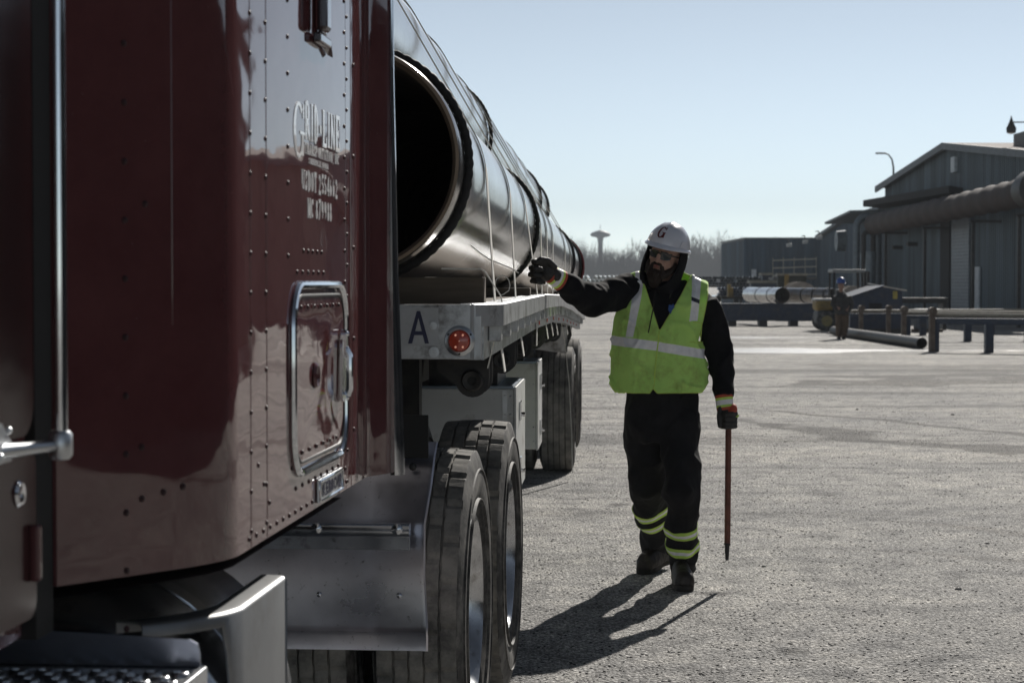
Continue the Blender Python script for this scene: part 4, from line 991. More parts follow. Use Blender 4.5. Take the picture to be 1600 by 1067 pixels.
# chassis
mb = MB()
for x in (-.72, -1.58): mb.box(x-.04, x+.04, 1.8, 8.6, .74, 1.0)
for yy in (3.2, 4.2, 5.2, 5.9, 7.1, 8.4): mb.box(-1.54, -.76, yy-.05, yy+.05, .78, .96)
mb.build('chassis_frame', M['black'], tr, TO)
mb = MB().box(-1.6, -.7, 6.7, 7.5, 1.03, 1.09, bev=.02); mb.box(-1.4, -.9, 6.9, 7.3, 1.0, 1.04); mb.build('fifth_wheel', M['black'], tr, TO)
mb = MB(); mb.cyl((-.62, 5.35, .9), (-.62, 5.95, .9), .12, 20); mb.build('air_tank', M['black'], tr, TO)
for yy, sd_ in ((6.45, 1), (7.77, 2)):
    MB().cyl((.0, yy, .515), (-2.3, yy, .515), .09, 12).build('axle', M['black'], tr, TO)
    for xx, sg in ((-.01, 1), (-.345, 0), (-1.955, 0), (-2.29, -1)):
        wb = tyre_mb(xx, yy, .517, .52, .265, True, seed=sd_).build('wheel', [M['tyre'], M['tyre_tread']], tr, TO)
        if sg: rim_mb(xx+sg*.118, yy, .517, .52, sg).build('rim', M['rim'], wb, TO)
        else: MB().lathe([(-.1, .29), (-.1, .25), (0, .2), (0, .05)], 30, 'x', (xx, yy, .517)).build('rim', M['black'], wb, TO)
# quarter fender in front of the first drive wheels
prof = [(.505, 5.755), (.545, 5.757), (.56, 5.75), (.575, 5.757), (.72, 5.765), (.87, 5.775), (.98, 5.80), (1.06, 5.835), (1.10, 5.88)]
mb = MB(); rows = []
def xr(z): return .045-.017*math.exp(-((z-.80)/.10)**2)+.012*max(0, z-.85)/.2
for z, y in prof: rows.append([Vector((-.42-.4, y+.0, z)), Vector((-.4, y, z)), Vector((-.12, y, z)), Vector((xr(z)-.01, y, z)), Vector((xr(z), y-.006, z)), Vector((xr(z)+.003, y-.003, z))])
mb.ring_loft(rows, closed=False, cap=False)
fd = mb.build('quarter_fender', mat('spattered_aluminium', (.72, .70, .76), .33, 1.0, var=.18, scale=3, bump=.25, bscale=5, bdist=.01, dirt=(.05, .045, .045), dirt_amt=.05, dirt_scale=60, rvar=.08), tr, TO)
fd.modifiers.new('s', 'SOLIDIFY').thickness = .003
mb = MB(); mb.tube([(-.80, 5.735, .858), (.0, 5.735, .858)], .021, 14); mb.prism([(-.8, 5.733, .80), (.0, 5.733, .80), (.0, 5.733, .856), (-.8, 5.733, .856)], (0, .006, 0))
for x in (-.27, -.035): mb.dome((x, 5.715, .862), (0, -1, 0), .017, .008, 12)
for x, z in ((-.27, .665), (-.035, .665)): mb.dome((x, 5.758, z), (0, -1, 0), .009, .006)
mb.build('fender_bar', M['alu_pol'], fd, TO)
MB().box(-.16, .045, 5.80, 5.81, 1.06, 1.186).build('rubber_flap', M['rubber_flap'], fd, TO)
mb = MB(); mb.dome((-.0, 5.798, 1.035), (0, -1, 0), .012, .006); mb.build('bolt', M['black'], fd, TO)
# hoses and clutter between sleeper and trailer
mb = MB(); rs = random.Random(4)
for k in range(5):
    x0 = -.35-.12*k; pts = [Vector((x0+.06*math.sin(3*t), 5.1+.9*t, 1.55-.42*math.sin(PI*t)+.03*k)) for t in [q/12 for q in range(13)]]; mb.tube(pts, .013, 8)
mb.build('air_hoses', mat('hose', (.02, .022, .03), .4), tr, TO)

# ------------------------------------------------------------------ the flatbed trailer
FY0 = 13.0; FO = (0, FY0, 0)
fb = thing('flatbed_trailer', 'silver arched flatbed trailer with a letter A on its nose, loaded with steel pipes', 'trailer', (-.354+.053*FY0, FY0, 0), -math.atan(.053))
def zd(y):
    ks_ = [(5.9, 1.500), (7.5, 1.503), (10, 1.507), (12.5, 1.490), (15, 1.435), (18, 1.35), (20, 1.29), (22.2, 1.22)]
    if y <= ks_[0][0]: return ks_[0][1]
    for (a, za), (b, zb_) in zip(ks_, ks_[1:]):
        if y <= b: t = (y-a)/(b-a); t2 = t*t*(3-2*t)*.3+t*.7; return za+(zb_-za)*t2
    return ks_[-1][1]
YE = 21.6; FN = 6.02; NW = -.076
ysr = [6.18+k*.30 for k in range(int((YE-6.18)/.30)+2)]
def sweep(mb, prof, ys, xoff=0, mi=0):
    mb.ring_loft([[Vector((x+xoff, y, zd(y)+z)) for x, z in prof] for y in ys], mi, smooth=False)
mb = MB(); sweep(mb, [(-.075, -.03), (-.075, -.006), (-2.52, -.006), (-2.52, -.03)], [FN+.02]+ysr); mb.build('deck', M['deckwood'], fb, FO)
mb = MB()
for s_, x0 in ((1, 0), (-1, -2.594)):
    pr = [(x0, -.062), (x0, .004), (x0-s_*.012, .008), (x0-s_*.045, .008), (x0-s_*.045, .0), (x0-s_*.014, -.004), (x0-s_*.014, -.056), (x0-s_*.03, -.062)]
    sweep(mb, pr, ysr)
    mb.ring_loft([[Vector((x+(NW if s_ > 0 else -NW)*k, y, zd(y)+z)) for x, z in pr] for y, k in ((FN, 1), (6.179, 0))], smooth=False)
mb.build('rub_rail', M['alu_white'], fb, FO)
mb = MB()
for s_, x0 in ((1, -.055), (-1, -2.54)):
    sweep(mb, [(x0, -.165), (x0, -.0), (x0-s_*.05, .004), (x0-s_*.05, -.01), (x0-s_*.008, -.02), (x0-s_*.008, -.155), (x0-s_*.05, -.160), (x0-s_*.05, -.165)], [FN+.05]+ysr)
mb.build('side_rail', M['alu_white'], fb, FO)
for k in range(29):
    y = 6.32+k*.53
    if y > YE-.1: break
    z = zd(y); q = MB().box(-.054, -.014, y-.045, y+.045, z-.115, z-.004, bev=.004); q.box(-2.58, -2.541, y-.045, y+.045, z-.115, z-.004); q.build('stake_pocket', M['alu_white'], fb, FO)
mb = MB()
for x in (-.78, -1.74):
    sweep(mb, [(x-.07, -.55), (x+.07, -.55), (x+.07, -.53), (x+.01, -.52), (x+.01, -.08), (x+.07, -.07), (x+.07, -.04), (x-.07, -.04), (x-.07, -.07), (x-.01, -.08), (x-.01, -.52), (x-.07, -.53)], [y for y in ysr if y > 8.8])
    sweep(mb, [(x-.07, -.26), (x+.07, -.26), (x+.07, -.04), (x-.07, -.04)], [FN+.1, 7, 8, 8.85])
mb.build('main_beam', M['black'], fb, FO)
mb = MB()
for k in range(52):
    y = 6.3+k*.3; z = zd(y)
    if y < YE: mb.box(-2.53, -.064, y-.03, y+.03, z-.125, z-.032)
mb.build('cross_members', M['black'], fb, FO)
# nose
z = 1.5
mb = MB().box(-2.50, NW-.012, FN-.03, FN, z-.160, z+.006, bev=.003); mb.prism([(NW-.012, FN-.031, z-.160), (NW-.004, FN-.02, z-.16), (NW-.004, FN+.06, z-.16), (NW-.012, FN+.06, z-.16)], (0, 0, .166))
mb.box(-.105, -.06, FN+.001, FN+.2, z-.16, z-.03)
ns = mb.build('nose_panel', M['alu_white'], fb, FO)
pl = MB().box(-.86, NW-.110, FN-.0365, FN-.0315, z-.118, z-.004).build('sign_plate', mat('plate_paint', (.46, .47, .49), .45, .2, dirt=(.3, .3, .28)), fb, FO)
mb = MB()
def lt(px_, py_): q = P(px_, py_, FN-.04); return q
# letter A, from its place on the plate
bx, bz = -.246, z-.112; W_, H_ = .064, .098
def Aq(pts, h): mb.prism([(bx+W_*a-.032, FN-.0368-h, bz+H_*b) for a, b in pts], (0, -.0012, 0))
Aq([(0, 0), (.2, 0), (.58, 1), (.42, 1)], 0); Aq([(1, 0), (.8, 0), (.42, 1), (.58, 1)], .0004); Aq([(.17, .26), (.83, .26), (.78, .38), (.22, .38)], .0008)
mb.build('letter', M['navy'], pl, FO)
mb = MB()
for zz in (z-.058, z-.138): mb.cyl((NW-.124, FN-.046, zz), (NW-.124, FN-.03, zz), .0125, 6); mb.cyl((NW-.124, FN-.035, zz), (NW-.124, FN-.0305, zz), .016, 16)
mb.build('bolt', M['alu'], fb, FO)
lx, lz = NW-.046, z-.104
lo_ = MB().lathe([(-.002, .046), (-.006, .044), (-.010, .034), (-.004, .031)], 36, 'y', (lx, FN-.033, lz)).build('marker_lamp', M['alu'], fb, FO)
MB().lathe([(-.002, .0325), (-.012, .030), (-.017, .02), (-.019, .001)], 30, 'y', (lx, FN-.033, lz)).build('lens', M['lamp_red'], lo_, FO)
mb = MB()
for dx, dz_ in ((-.011, .018), (.011, .018), (0, 0), (-.011, -.018), (.011, -.018)): mb.ico((lx+dx, FN-.0505, lz+dz_), .0038, 1, sc=(1, .5, 1))
mb.build('lamp_diode', M['lamp_dot'], lo_, FO)
mb = MB()
for k in range(3): a = R(30+120*k); mb.dome((lx+.039*math.cos(a), FN-.041, lz+.039*math.sin(a)), (0, -1, 0), .0035, .002)
mb.build('screw', M['black'], lo_, FO)
# winches under the rail
for i, y in enumerate([6.42, 8.05, 9.6, 11.2, 12.8, 14.4, 17.9]):
    z = zd(y)-.165; mb = MB()
    def plate(yy): mb.prism([(-.23, yy, z), (-.06, yy, z), (-.06, yy, z-.07)]+[(-.115+.055*math.cos(a), yy, z-.080+.055*math.sin(a)) for a in [R(-0-18*q) for q in range(1, 10)]]+[(-.23, yy, z-.05)], (0, .008, 0))
    plate(y); plate(y+.17)
    mb.cyl((-.115, y-.0, z-.080), (-.115, y+.2, z-.080), .022, 14)
    wn = mb.build('winch', M['black'], fb, FO)
    MB().lathe([(-.026, .015), (-.030, .03), (-.012, .036), (-.002, .036), (-.002, .0)], 20, 'y', (-.115, y, z-.080)).build('ratchet_ring', M['black'], wn, FO)
    MB().lathe([(.02, .045), (.15, .045)], 18, 'y', (-.115, y, z-.080)).build('webbing_roll', M['strap'], wn, FO)
# toolboxes
for bi, (y0, ln, x1, wd_, z0, z1) in enumerate(((10.0, .95, -.155, .50, .50, 1.04), (12.5, .65, -.145, .50, .525, 1.066))):
    mb = MB().box(x1-wd_, x1-.012, y0, y0+ln, z0, z1, bev=.006); tbx = mb.build('toolbox', M['whitebox'], fb, FO)
    mb = MB().box(x1-.012, x1, y0-.006, y0+ln+.006, z0-.006, z1+.008, bev=.003); dr = mb.build('door', M['whitebox'], tbx, FO)
    mb = MB().box(x1-wd_-.01, x1-.014, y0-.012, y0+ln, z1+.001, z1+.012); mb.build('lid', mat('lid_alu', (.25, .30, .36), .35, .6), tbx, FO)
    mb = MB()
    for zz in (z0+.12, z1-.13): mb.box(x1, x1+.012, y0+.28, y0+.36, zz-.05, zz+.05, bev=.004); mb.cyl((x1+.01, y0+.32, zz-.02), (x1+.03, y0+.32, zz-.02), .012, 10)
    mb.build('latch', M['chrome'], dr, FO)
    mb = MB(); 
    if bi == 0: mb.box(x1-.070, x1-.046, y0-.004, y0-.0005, z0+.01, z1-.01)
    for k in range(6): mb.dome((x1-.028, y0-.0, z0+.05+k*.09), (0, -1, 0), .006, .005); mb.dome((x1-.058, y0-.004, z0+.03+k*.095), (0, -1, 0), .004, .004)
    mb.build('hinge_strip', M['alu'], tbx, FO)
    MB().box(x1-wd_+.05, x1-.1, y0+.1, y0+ln-.1, z1+.012, 1.36).build('hanger', M['black'], tbx, FO)
# landing gear
for x in (-.62, -1.95):
    mb = MB().box(x-.05, x+.05, 9.25, 9.37, .38, 1.36); mb.box(x-.035, x+.035, 9.27, 9.35, .2, .4); mb.box(x-.12, x+.12, 9.2, 9.42, .16, .2); mb.tube([(x, 9.4, .9), (x, 10.0, 1.32)], .02, 8)
    mb.build('landing_leg', M['black'], fb, FO)
# trailer axles and wheels
for ai, yy in enumerate((16.72, 19.3)):
    MB().cyl((-.1, yy, .52), (-2.5, yy, .52), .07, 12).build('axle', M['black'], fb, FO)
    for xx, sg in ((-.145, 1), (-.47, 0), (-2.13, 0), (-2.45, -1)):
        wb = tyre_mb(xx, yy, .52, .52, .27, False, N=96, seed=9).build('wheel', [M['tyre'], M['tyre_tread']], fb, FO)
        if sg: rim_mb(xx+sg*.12, yy, .52, .52, sg).build('rim', M['rim'], wb, FO)
        else: MB().lathe([(-.1, .29), (-.1, .25), (0, .2), (0, .05)], 30, 'x', (xx, yy, .52)).build('rim', M['black'], wb, FO)
    for x in (-.78, -1.74): MB().box(x-.08, x+.08, yy-.35, yy+.1, .6, zd(yy)-.5).build('spring_hanger', M['black'], fb, FO)
mb = MB().prism([(-.34, 16.02, 1.22), (-.05, 16.02, 1.22), (-.05, 16.10, 1.02), (-.07, 16.12, 1.0), (-.34, 16.1, 1.04)], (0, .01, 0)); mb.build('mud_bracket', M['alu_white'], fb, FO)
MB().box(-.72, -.04, 20.0, 20.01, .25, .95).build('mud_flap', M['rubber_flap'], fb, FO)
for k in range(9):
    y = 10.3+k*1.15; z = zd(y); q = MB().box(-.053, -.046, y-.02, y+.02, z-.15, z-.13).build('reflector', M['lamp_red'], fb, FO)

# ------------------------------------------------------------------ pipes on the trailer
PR = .353; PP = PR+.010
def PX(Y): return -.157+.058*(Y-6.1)-PR
def PZ(Y): return 1.946+(1.746-1.946)*(Y-6.1)/(21.9-6.1)
YA, YB = 6.1, 21.9
PL = [('near lower pipe of the load, its dark open end beside the truck sleeper', 0, 0), ('middle lower pipe of the load, hidden behind the near one', -2*PP, 0), ('far lower pipe on the far side of the load', -4*PP, 0),
      ('near upper pipe of the load, resting above the open ended one', -PP, PP*1.732), ('far upper pipe of the load, on top at the far side', -3*PP, PP*1.732)]
def big_pipe(lab, dx, dz_):
    a = Vector((PX(YA)+dx, YA+(0 if dz_ == 0 else .1), PZ(YA)+dz_)); b = Vector((PX(YB)+dx, YB, PZ(YB)+dz_)); c = (a+b)/2
    t = thing('steel_pipe', lab, 'pipe', tuple(c), group='long steel pipes on the trailer')
    d = (b-a).normalized(); u = d.cross(Vector((0, 0, 1))).normalized(); v = u.cross(d)
    def ring(p, q, n=96): return [p+(u*math.cos(2*PI*k/n)+v*math.sin(2*PI*k/n))*q for k in range(n)]
    mb = MB(); L_ = (b-a).length
    mb.ring_loft([ring(a+d*s_, PR-(.004 if s_ < .001 or s_ > L_-.001 else 0)) for s_ in [0, .012]+[L_*k/24 for k in range(1, 24)]+[L_-.012, L_]], cap=False)
    mb.build('outer_wall', M['pipe'], t, tuple(c))
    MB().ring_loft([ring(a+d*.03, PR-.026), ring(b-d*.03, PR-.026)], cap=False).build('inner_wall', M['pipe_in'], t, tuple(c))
    mb = MB()
    for p, s_ in ((a, 1), (b, -1)): MB().ring_loft([ring(p, PR-.004), ring(p-d*s_*.001, PR-.014), ring(p+d*s_*.03, PR-.026)], cap=False).build('bevelled_end', M['pipe_bevel'], t, tuple(c))
    return t
for lab, dx, dz_ in PL: big_pipe(lab, dx, dz_)
def rope_ring(Y, dx, dz_, lab, rr=.0125):
    c = Vector((PX(Y)+dx, Y, PZ(Y)+dz_)); mb = MB(); N_ = 260; rad = PR+rr*.95; rings = []
    for k in range(N_):
        a = 2*PI*k/N_; d = Vector((math.cos(a), 0, math.sin(a))); tw = a*46/2; ring = []
        for q in range(12):
            f = 2*PI*q/12; r_ = rr*(.80+.30*abs(math.cos(1.5*(f-tw))))
            ring.append(d*(rad+r_*math.cos(f))+Vector((0, r_*math.sin(f), 0)))
        rings.append(ring)
    rings.append(rings[0]); mb.ring_loft(rings, cap=False)
    o = mb.build('rope_ring', M['rope']); o.location = c; o.rotation_euler = (0, 0, -.058); tagp(o, lab, 'rope', 'black rope rings round the pipes')
rope_ring(6.27, 0, 0, 'black twisted rope ring round the open front end of the near lower pipe', .014)
rope_ring(11.05, 0, 0, 'black rope ring round the near lower pipe just in front of the glove')
rope_ring(18.7, 0, 0, 'black rope ring round the near lower pipe beyond the glove, before its red end')
rope_ring(21.1, 0, 0, 'black rope ring at the red capped far end of the near lower pipe')
rope_ring(12.6, -PP, PP*1.732, 'black rope ring round the upper pipe, nearest to the truck')
rope_ring(19.9, -PP, PP*1.732, 'black rope ring round the upper pipe near its far end')
rope_ring(21.8, -PP, PP*1.732, 'black rope ring at the very end of the upper pipe')
c = Vector((PX(21.95), 21.93, PZ(21.93))); cp = MB().lathe([(-.5, PR+.004), (-.5, PR+.020), (.02, PR+.020), (.05, PR-.02), (.05, .001)], 48, 'y').build('end_cap', M['red']); cp.location = c
tagp(cp, 'red cap on the far end of the near lower pipe', 'pipe cap')
# timbers
for i, y in enumerate((6.25, 9.55, 13.0, 16.3, 19.6)):
    xe = -.354+.053*y-.066; zt_ = PZ(y)-PR; z0 = zd(y); rs = random.Random(i)
    lab = ['foremost dark timber under the pipes, at the nose of the trailer', 'second dark timber back under the pipes, below the glove', 'third timber back under the pipes', 'fourth timber back under the pipes', 'rearmost timber under the pipes'][i]
    h = zt_-z0; mb = MB(); mb.box(-2.42, 0, 0, .10, h-.098 if h > .15 else .003, h-.002, bev=.004)
    if h > .15: mb.box(-2.40, .01, .0, .10, .002, h-.102, bev=.004)
    o = mb.build('timber', M['wood']); o.location = (xe, y, z0); o.rotation_euler = (0, 0, -.055); tagp(o, lab, 'timber', 'timbers between deck and pipes')
# straps: the outline of pipes and rail anchors
def hull(pts):
    pts = sorted(set((round(a, 5), round(b, 5)) for a, b in pts))
    def half(ps):
        h = []
        for p in ps:
            while len(h) > 1 and (h[-1][0]-h[-2][0])*(p[1]-h[-2][1])-(h[-1][1]-h[-2][1])*(p[0]-h[-2][0]) <= 0: h.pop()
            h.append(p)
        return h
    lo = half(pts); up = half(pts[::-1]); return lo[:-1]+up[:-1]
def strap(Y, lab, wdt=.085, lean=0.0, an=.088):
    E = -.354+.053*Y; zb_ = zd(Y); pts = []
    for _, dx, dz_ in PL:
        for k in range(72): a = 2*PI*k/72; pts.append((PX(Y)+dx+(PR+.004)*math.cos(a), PZ(Y)+dz_+(PR+.004)*math.sin(a)))
    aR = (E-an, zb_-.0); aL = (E-2.505, zb_-.0)
    h = hull(pts+[aR, aL]); aR = (round(aR[0], 5), round(aR[1], 5)); aL = (round(aL[0], 5), round(aL[1], 5))
    i = h.index(aR); h = h[i:]+h[:i]; j = h.index(aL); path = h[:j+1]
    path = [(E-.052, zb_-.25)]+path+[(E-2.547, zb_-.20)]
    mb = MB(); rows = []
    for k, (x, z) in enumerate(path):
        d = Vector((path[min(k+1, len(path)-1)][0]-path[max(k-1, 0)][0], 0, path[min(k+1, len(path)-1)][1]-path[max(k-1, 0)][1])).normalized()
        nrm = Vector((d.z, 0, -d.x)); yo = lean*max(0, min(1, (z-zb_)/.6))
        c_ = Vector((x-E, yo, z)); w_ = wdt/2+.0006*math.sin(k*2.3)
        tw = .055*(1 if (k < 3 or k > len(path)-4) else 0); W1 = Vector((w_*tw, w_, 0)); rows.append([c_-W1, c_+W1, c_+W1+nrm*.0035, c_-W1+nrm*.0035])
    mb.ring_loft(rows, smooth=False)
    o = mb.build('cargo_strap', M['strap']); o.location = (E, Y, 0); tagp(o, lab, 'strap', 'pale straps over the pipe load')
SL = ['pale load strap nearest the truck sleeper', 'second load strap back from the truck sleeper', 'load strap gripped by the gloved hand', 'load strap just behind the gloved hand', 'fifth load strap back from the truck', 'sixth load strap back from the truck', 'seventh load strap, between the last rope rings', 'rearmost load strap near the red cap']
for Y, lab in zip((7.15, 8.6, 9.95, 11.6, 12.5, 13.5, 16.2, 17.7), SL): strap(Y, lab, an=.048 if Y == 9.95 else .088)
# small tie over the first timber and a loose loop
def ribbon(name, pts, w_, lab, width_dir=(0, 1, 0)):
    pts = [Vector(p) for p in pts]; wv = Vector(width_dir)*w_/2; rows = []
    for k, p in enumerate(pts):
        d = (pts[min(k+1, len(pts)-1)]-pts[max(0, k-1)]).normalized(); n_ = d.cross(wv).normalized()*.004
        rows.append([p-wv, p+wv, p+wv+n_, p-wv+n_])
    o = MB().ring_loft(rows, smooth=False).build(name, M['strap'], None, tuple(pts[0])); o.location = pts[0]; tagp(o, lab, 'strap')
ribbon('tie_strap', [P(690, 421, 6.30), P(752, 421.5, 6.30), P(757, 425, 6.30), P(781, 462, 6.34), P(784, 473, 6.4), P(783, 500, 6.4), P(772, 530, 6.4), P(761, 575, 6.42)], .04, 'pale strap bent over the end of the foremost timber')
ribbon('loose_strap', [P(735, 384, 6.9)]+[P(735+75*t, 384+47*t+4*math.sin(5*t), 6.9+.6*t) for t in (.2, .4, .6, .8, 1)], .035, 'slanting pale strap end behind the foremost timber')
lp_ = [P(785+11*math.cos(a)-(4 if q > 8 else 0), 446+15*math.sin(a)*1.0, 7.6) for q, a in enumerate([R(150+30*k) for k in range(11)])]
ribbon('strap_loop', lp_, .05, 'loose curled loop of strap on the deck rail')
ribbon('hanging_strap', [P(877, 505, 15.6), P(882, 535, 15.7), P(889, 600, 15.8), P(893, 680, 15.8), P(894, 738, 15.8)], .05, 'loose strap end hanging beside the first trailer wheel')
# ------------------------------------------------------------------ people
M['skin'] = mat('skin', (.44, .27, .21), .5, var=.12, scale=30, bump=.2, bscale=150)
M['lips'] = mat('lips', (.30, .12, .10), .45)
M['hoodie'] = mat('black_hoodie_cotton', (.008, .008, .010), .9, spec=.25, var=.3, scale=40, bump=.3, bscale=220)
M['trousers'] = mat('black_work_trousers', (.011, .011, .013), .85, spec=.35, var=.45, scale=9, bump=.6, bscale=14, bdist=.02)
M['beard'] = mat('dark_brown_beard', (.022, .013, .009), .8, var=.5, scale=90, stretch=(1, 1, .25), bump=.9, bscale=220, bdist=.004)
def vest_mat():
    m = mat('lime_mesh_fabric', (.62, 1.0, .25), .75, var=.08, scale=8, dirt=(.42, .56, .14), dirt_amt=.45, dirt_scale=7, bump=.3, bscale=320)
    t = m.node_tree; b = t.nodes['Principled BSDF']; out = t.nodes['Material Output']
    tr_ = NN(t, 'ShaderNodeBsdfTranslucent'); tr_.inputs[0].default_value = (.66, .95, .27, 1)
    mx = NN(t, 'ShaderNodeMixShader'); mx.inputs[0].default_value = .18
    t.links.new(b.outputs[0], mx.inputs[1]); t.links.new(tr_.outputs[0], mx.inputs[2]); t.links.new(mx.outputs[0], out.inputs[0])
    return m
M['vest'] = vest_mat()
M['silver'] = mat('silver_reflective_tape', (.9, .9, .93), .45, 0, var=.1, scale=30, bump=.2, bscale=40)
M['lime'] = mat('lime_binding', (.62, .92, .16), .6)
M['lime_band'] = mat('lime_band', (.62, .95, .16), .65)
M['hat'] = mat('white_hard_hat_plastic', (.72, .73, .80), .28, coat=.6, var=.06, scale=12, dirt=(.35, .34, .36), dirt_amt=.1, dirt_scale=8)
M['lens'] = mat('dark_sunglass_lens', (.006, .006, .007), .06, coat=1)
M['glove'] = mat('black_coated_glove', (.034, .032, .030), .6, var=.4, scale=30, bump=.6, bscale=90)
M['orange'] = mat('orange_glove_fabric', (.50, .08, .045), .7, var=.2, scale=30)
M['boot'] = mat('worn_dark_leather_boot', (.022, .016, .013), .5, var=.4, dirt=(.07, .06, .05), dirt_amt=.4, dirt_scale=14, bump=.4, bscale=60)
M['sole'] = mat('boot_sole', (.02, .018, .016), .8, dirt=(.08, .07, .06))

def fold(amp, sx=9, sz=4, seed=0, amp2=0):
    def f(co, n):
        q = Vector((co.x*sx+seed, co.y*sx, co.z*sz))
        a = 1-abs(noise.noise(q))*2.2
        b = noise.noise(Vector((co.x*26, co.y*26, co.z*11+seed)))
        return co + n*(amp*(a-.35)+amp2*b)
    return f
def blob(mb, c, rad, M3=None, sub=3): mb.ico(c, 1, sub, sc=rad, M=M3); return mb
def band(src, name, m, parent, planes, push, keep=None, thick=None):
    """cut a strip out of a finished surface: planes = [(point, inward normal)...]"""
    bm = bmesh.new(); bm.from_mesh(src.data); bm.verts.ensure_lookup_table()
    for co, no in planes:
        bmesh.ops.bisect_plane(bm, geom=bm.verts[:]+bm.edges[:]+bm.faces[:], plane_co=co, plane_no=no, clear_inner=True)
    if keep:
        dl = [f for f in bm.faces if not keep(f.calc_center_median())]
        bmesh.ops.delete(bm, geom=dl, context='FACES')
    bm.normal_update()
    for v in bm.verts: v.co += v.normal*push
    me = bpy.data.meshes.new(name); bm.to_mesh(me); bm.free(); me.materials.clear(); me.materials.append(m)
    me.polygons.foreach_set('material_index', [0]*len(me.polygons)); me.polygons.foreach_set('use_smooth', [True]*len(me.polygons))
    o = bpy.data.objects.new(name, me); scene.collection.objects.link(o); o.parent = parent
    if thick: s = o.modifiers.new('t', 'SOLIDIFY'); s.thickness = thick; s.offset = 1
    return o

MO = Vector((.785, 10.35, 0))
man = thing('person', 'bearded man in white hard hat and lime safety vest, gripping a load strap', 'person', tuple(MO))
def Q(px_, py_, Y): return P(px_, py_, Y)-MO
# head frame
HC = Q(1039, 400, 10.30)
HR = Matrix.Rotation(R(16), 3, 'Y') @ Matrix.Rotation(R(-22), 3, 'Z') @ Matrix.Rotation(R(4), 3, 'X')
def H(x, y, z): return HC + HR @ Vector((x, y, z))
shR, shL = Q(985, 453, 10.36), Q(1099, 469, 10.36)
elR, wrR = Q(925, 468, 10.16), Q(874, 436, 10.00)
elL, wrL = Q(1126, 556, 10.38), Q(1133, 626, 10.27)
hipR, knR, anR = Q(1006, 655, 10.36), Q(1012, 755, 10.50), Q(1024, 850, 10.86)
hipL, knL, anL = Q(1062, 655, 10.34), Q(1063, 765, 10.18), Q(1067, 884, 10.36)
pel = Q(1034, 628, 10.36); chest = Q(1038, 490, 10.36); neck = Q(1041, 446, 10.37)

# --- body: one continuous surface (mostly under clothing)
mb = MB()
blob(mb, H(0, .012, .035), (.077, .095, .095), HR); blob(mb, H(0, -.015, -.035), (.062, .078, .075), HR); blob(mb, H(0, -.052, -.078), (.034, .030, .030), HR)
blob(mb, H(0, -.090, -.012), (.0125, .020, .030), HR); blob(mb, H(0, -.103, -.028), (.0155, .014, .0115), HR)
for s_ in (-1, 1):
    blob(mb, H(s_*.012, -.096, -.031), (.008, .010, .007), HR); blob(mb, H(s_*.034, -.066, -.022), (.024, .018, .018), HR)
    blob(mb, H(s_*.028, -.078, .022), (.026, .012, .008), HR); blob(mb, H(s_*.030, -.070, .004), (.014, .012, .009), HR)
    blob(mb, H(s_*.077, .012, -.004), (.008, .018, .030), HR)
blob(mb, H(0, -.083, -.054), (.026, .016, .014), HR)
mb.tube([H(0, .02, -.06), neck, chest+Vector((0, 0, .05))], [.055, .056, .06], 16)
mb.tube([chest, Q(1034, 560, 10.36), pel], [.09, .095, .10], 20)
mb.tube([shR+Vector((0, 0, -.03)), chest+Vector((0, 0, .03)), shL+Vector((-.01, 0, -.04))], [.038, .055, .038], 16)
for a, b, c in ((shR, elR, wrR), (shL, elL, wrL)): mb.tube([a, a.lerp(b, .5), b, b.lerp(c, .35), c], [.030, .036, .034, .034, .026], 12)
for a, b, c in ((hipR, knR, anR), (hipL, knL, anL)): mb.tube([pel.lerp(a, .5), a, a.lerp(b, .5), b, b.lerp(c, .3), c], [.07, .07, .06, .045, .04, .028], 14)
hR, hL = Q(851, 425, 9.93), Q(1139, 650, 10.25)
mb.tube([wrR, wrR.lerp(hR, .5), hR], [.026, .03, .026], 10); mb.tube([wrL, wrL.lerp(hL, .5), hL], [.026, .028, .022], 10)
body = remesh(mb, 'body', M['skin'], man, .0045, 3)
MB().ico(H(.0, -.0945, -.0545), 1, 2, sc=(.019, .007, .0045), M=HR).ico(H(.0, -.0935, -.0625), 1, 2, sc=(.016, .007, .005), M=HR).build('lips', M['lips'], body)
# --- beard
mb = MB()
for s_ in (-1, 1):
    mb.tube([H(s_*.071, -.008, -.025), H(s_*.066, -.026, -.058), H(s_*.046, -.056, -.088), H(s_*.022, -.078, -.104)], [.008, .015, .021, .024], 12)
    mb.tube([H(s_*.003, -.100, -.044), H(s_*.018, -.094, -.048), H(s_*.032, -.082, -.066), H(s_*.034, -.074, -.088)], [.007, .0085, .0105, .014], 10)
blob(mb, H(0, -.076, -.098), (.038, .028, .026), HR); blob(mb, H(0, -.066, -.122), (.040, .030, .034), HR); blob(mb, H(.0, -.060, -.148), (.030, .024, .026), HR)
def hairf(co, n):
    l = HR.inverted() @ (co-HC)
    a = noise.noise(Vector((l.x*110, l.y*110, l.z*26)))*.0035+noise.noise(Vector((l.x*300, l.y*300, l.z*80)))*.0018
    return co+n*a
remesh(mb, 'beard', M['beard'], man, .0032, 1, hairf)
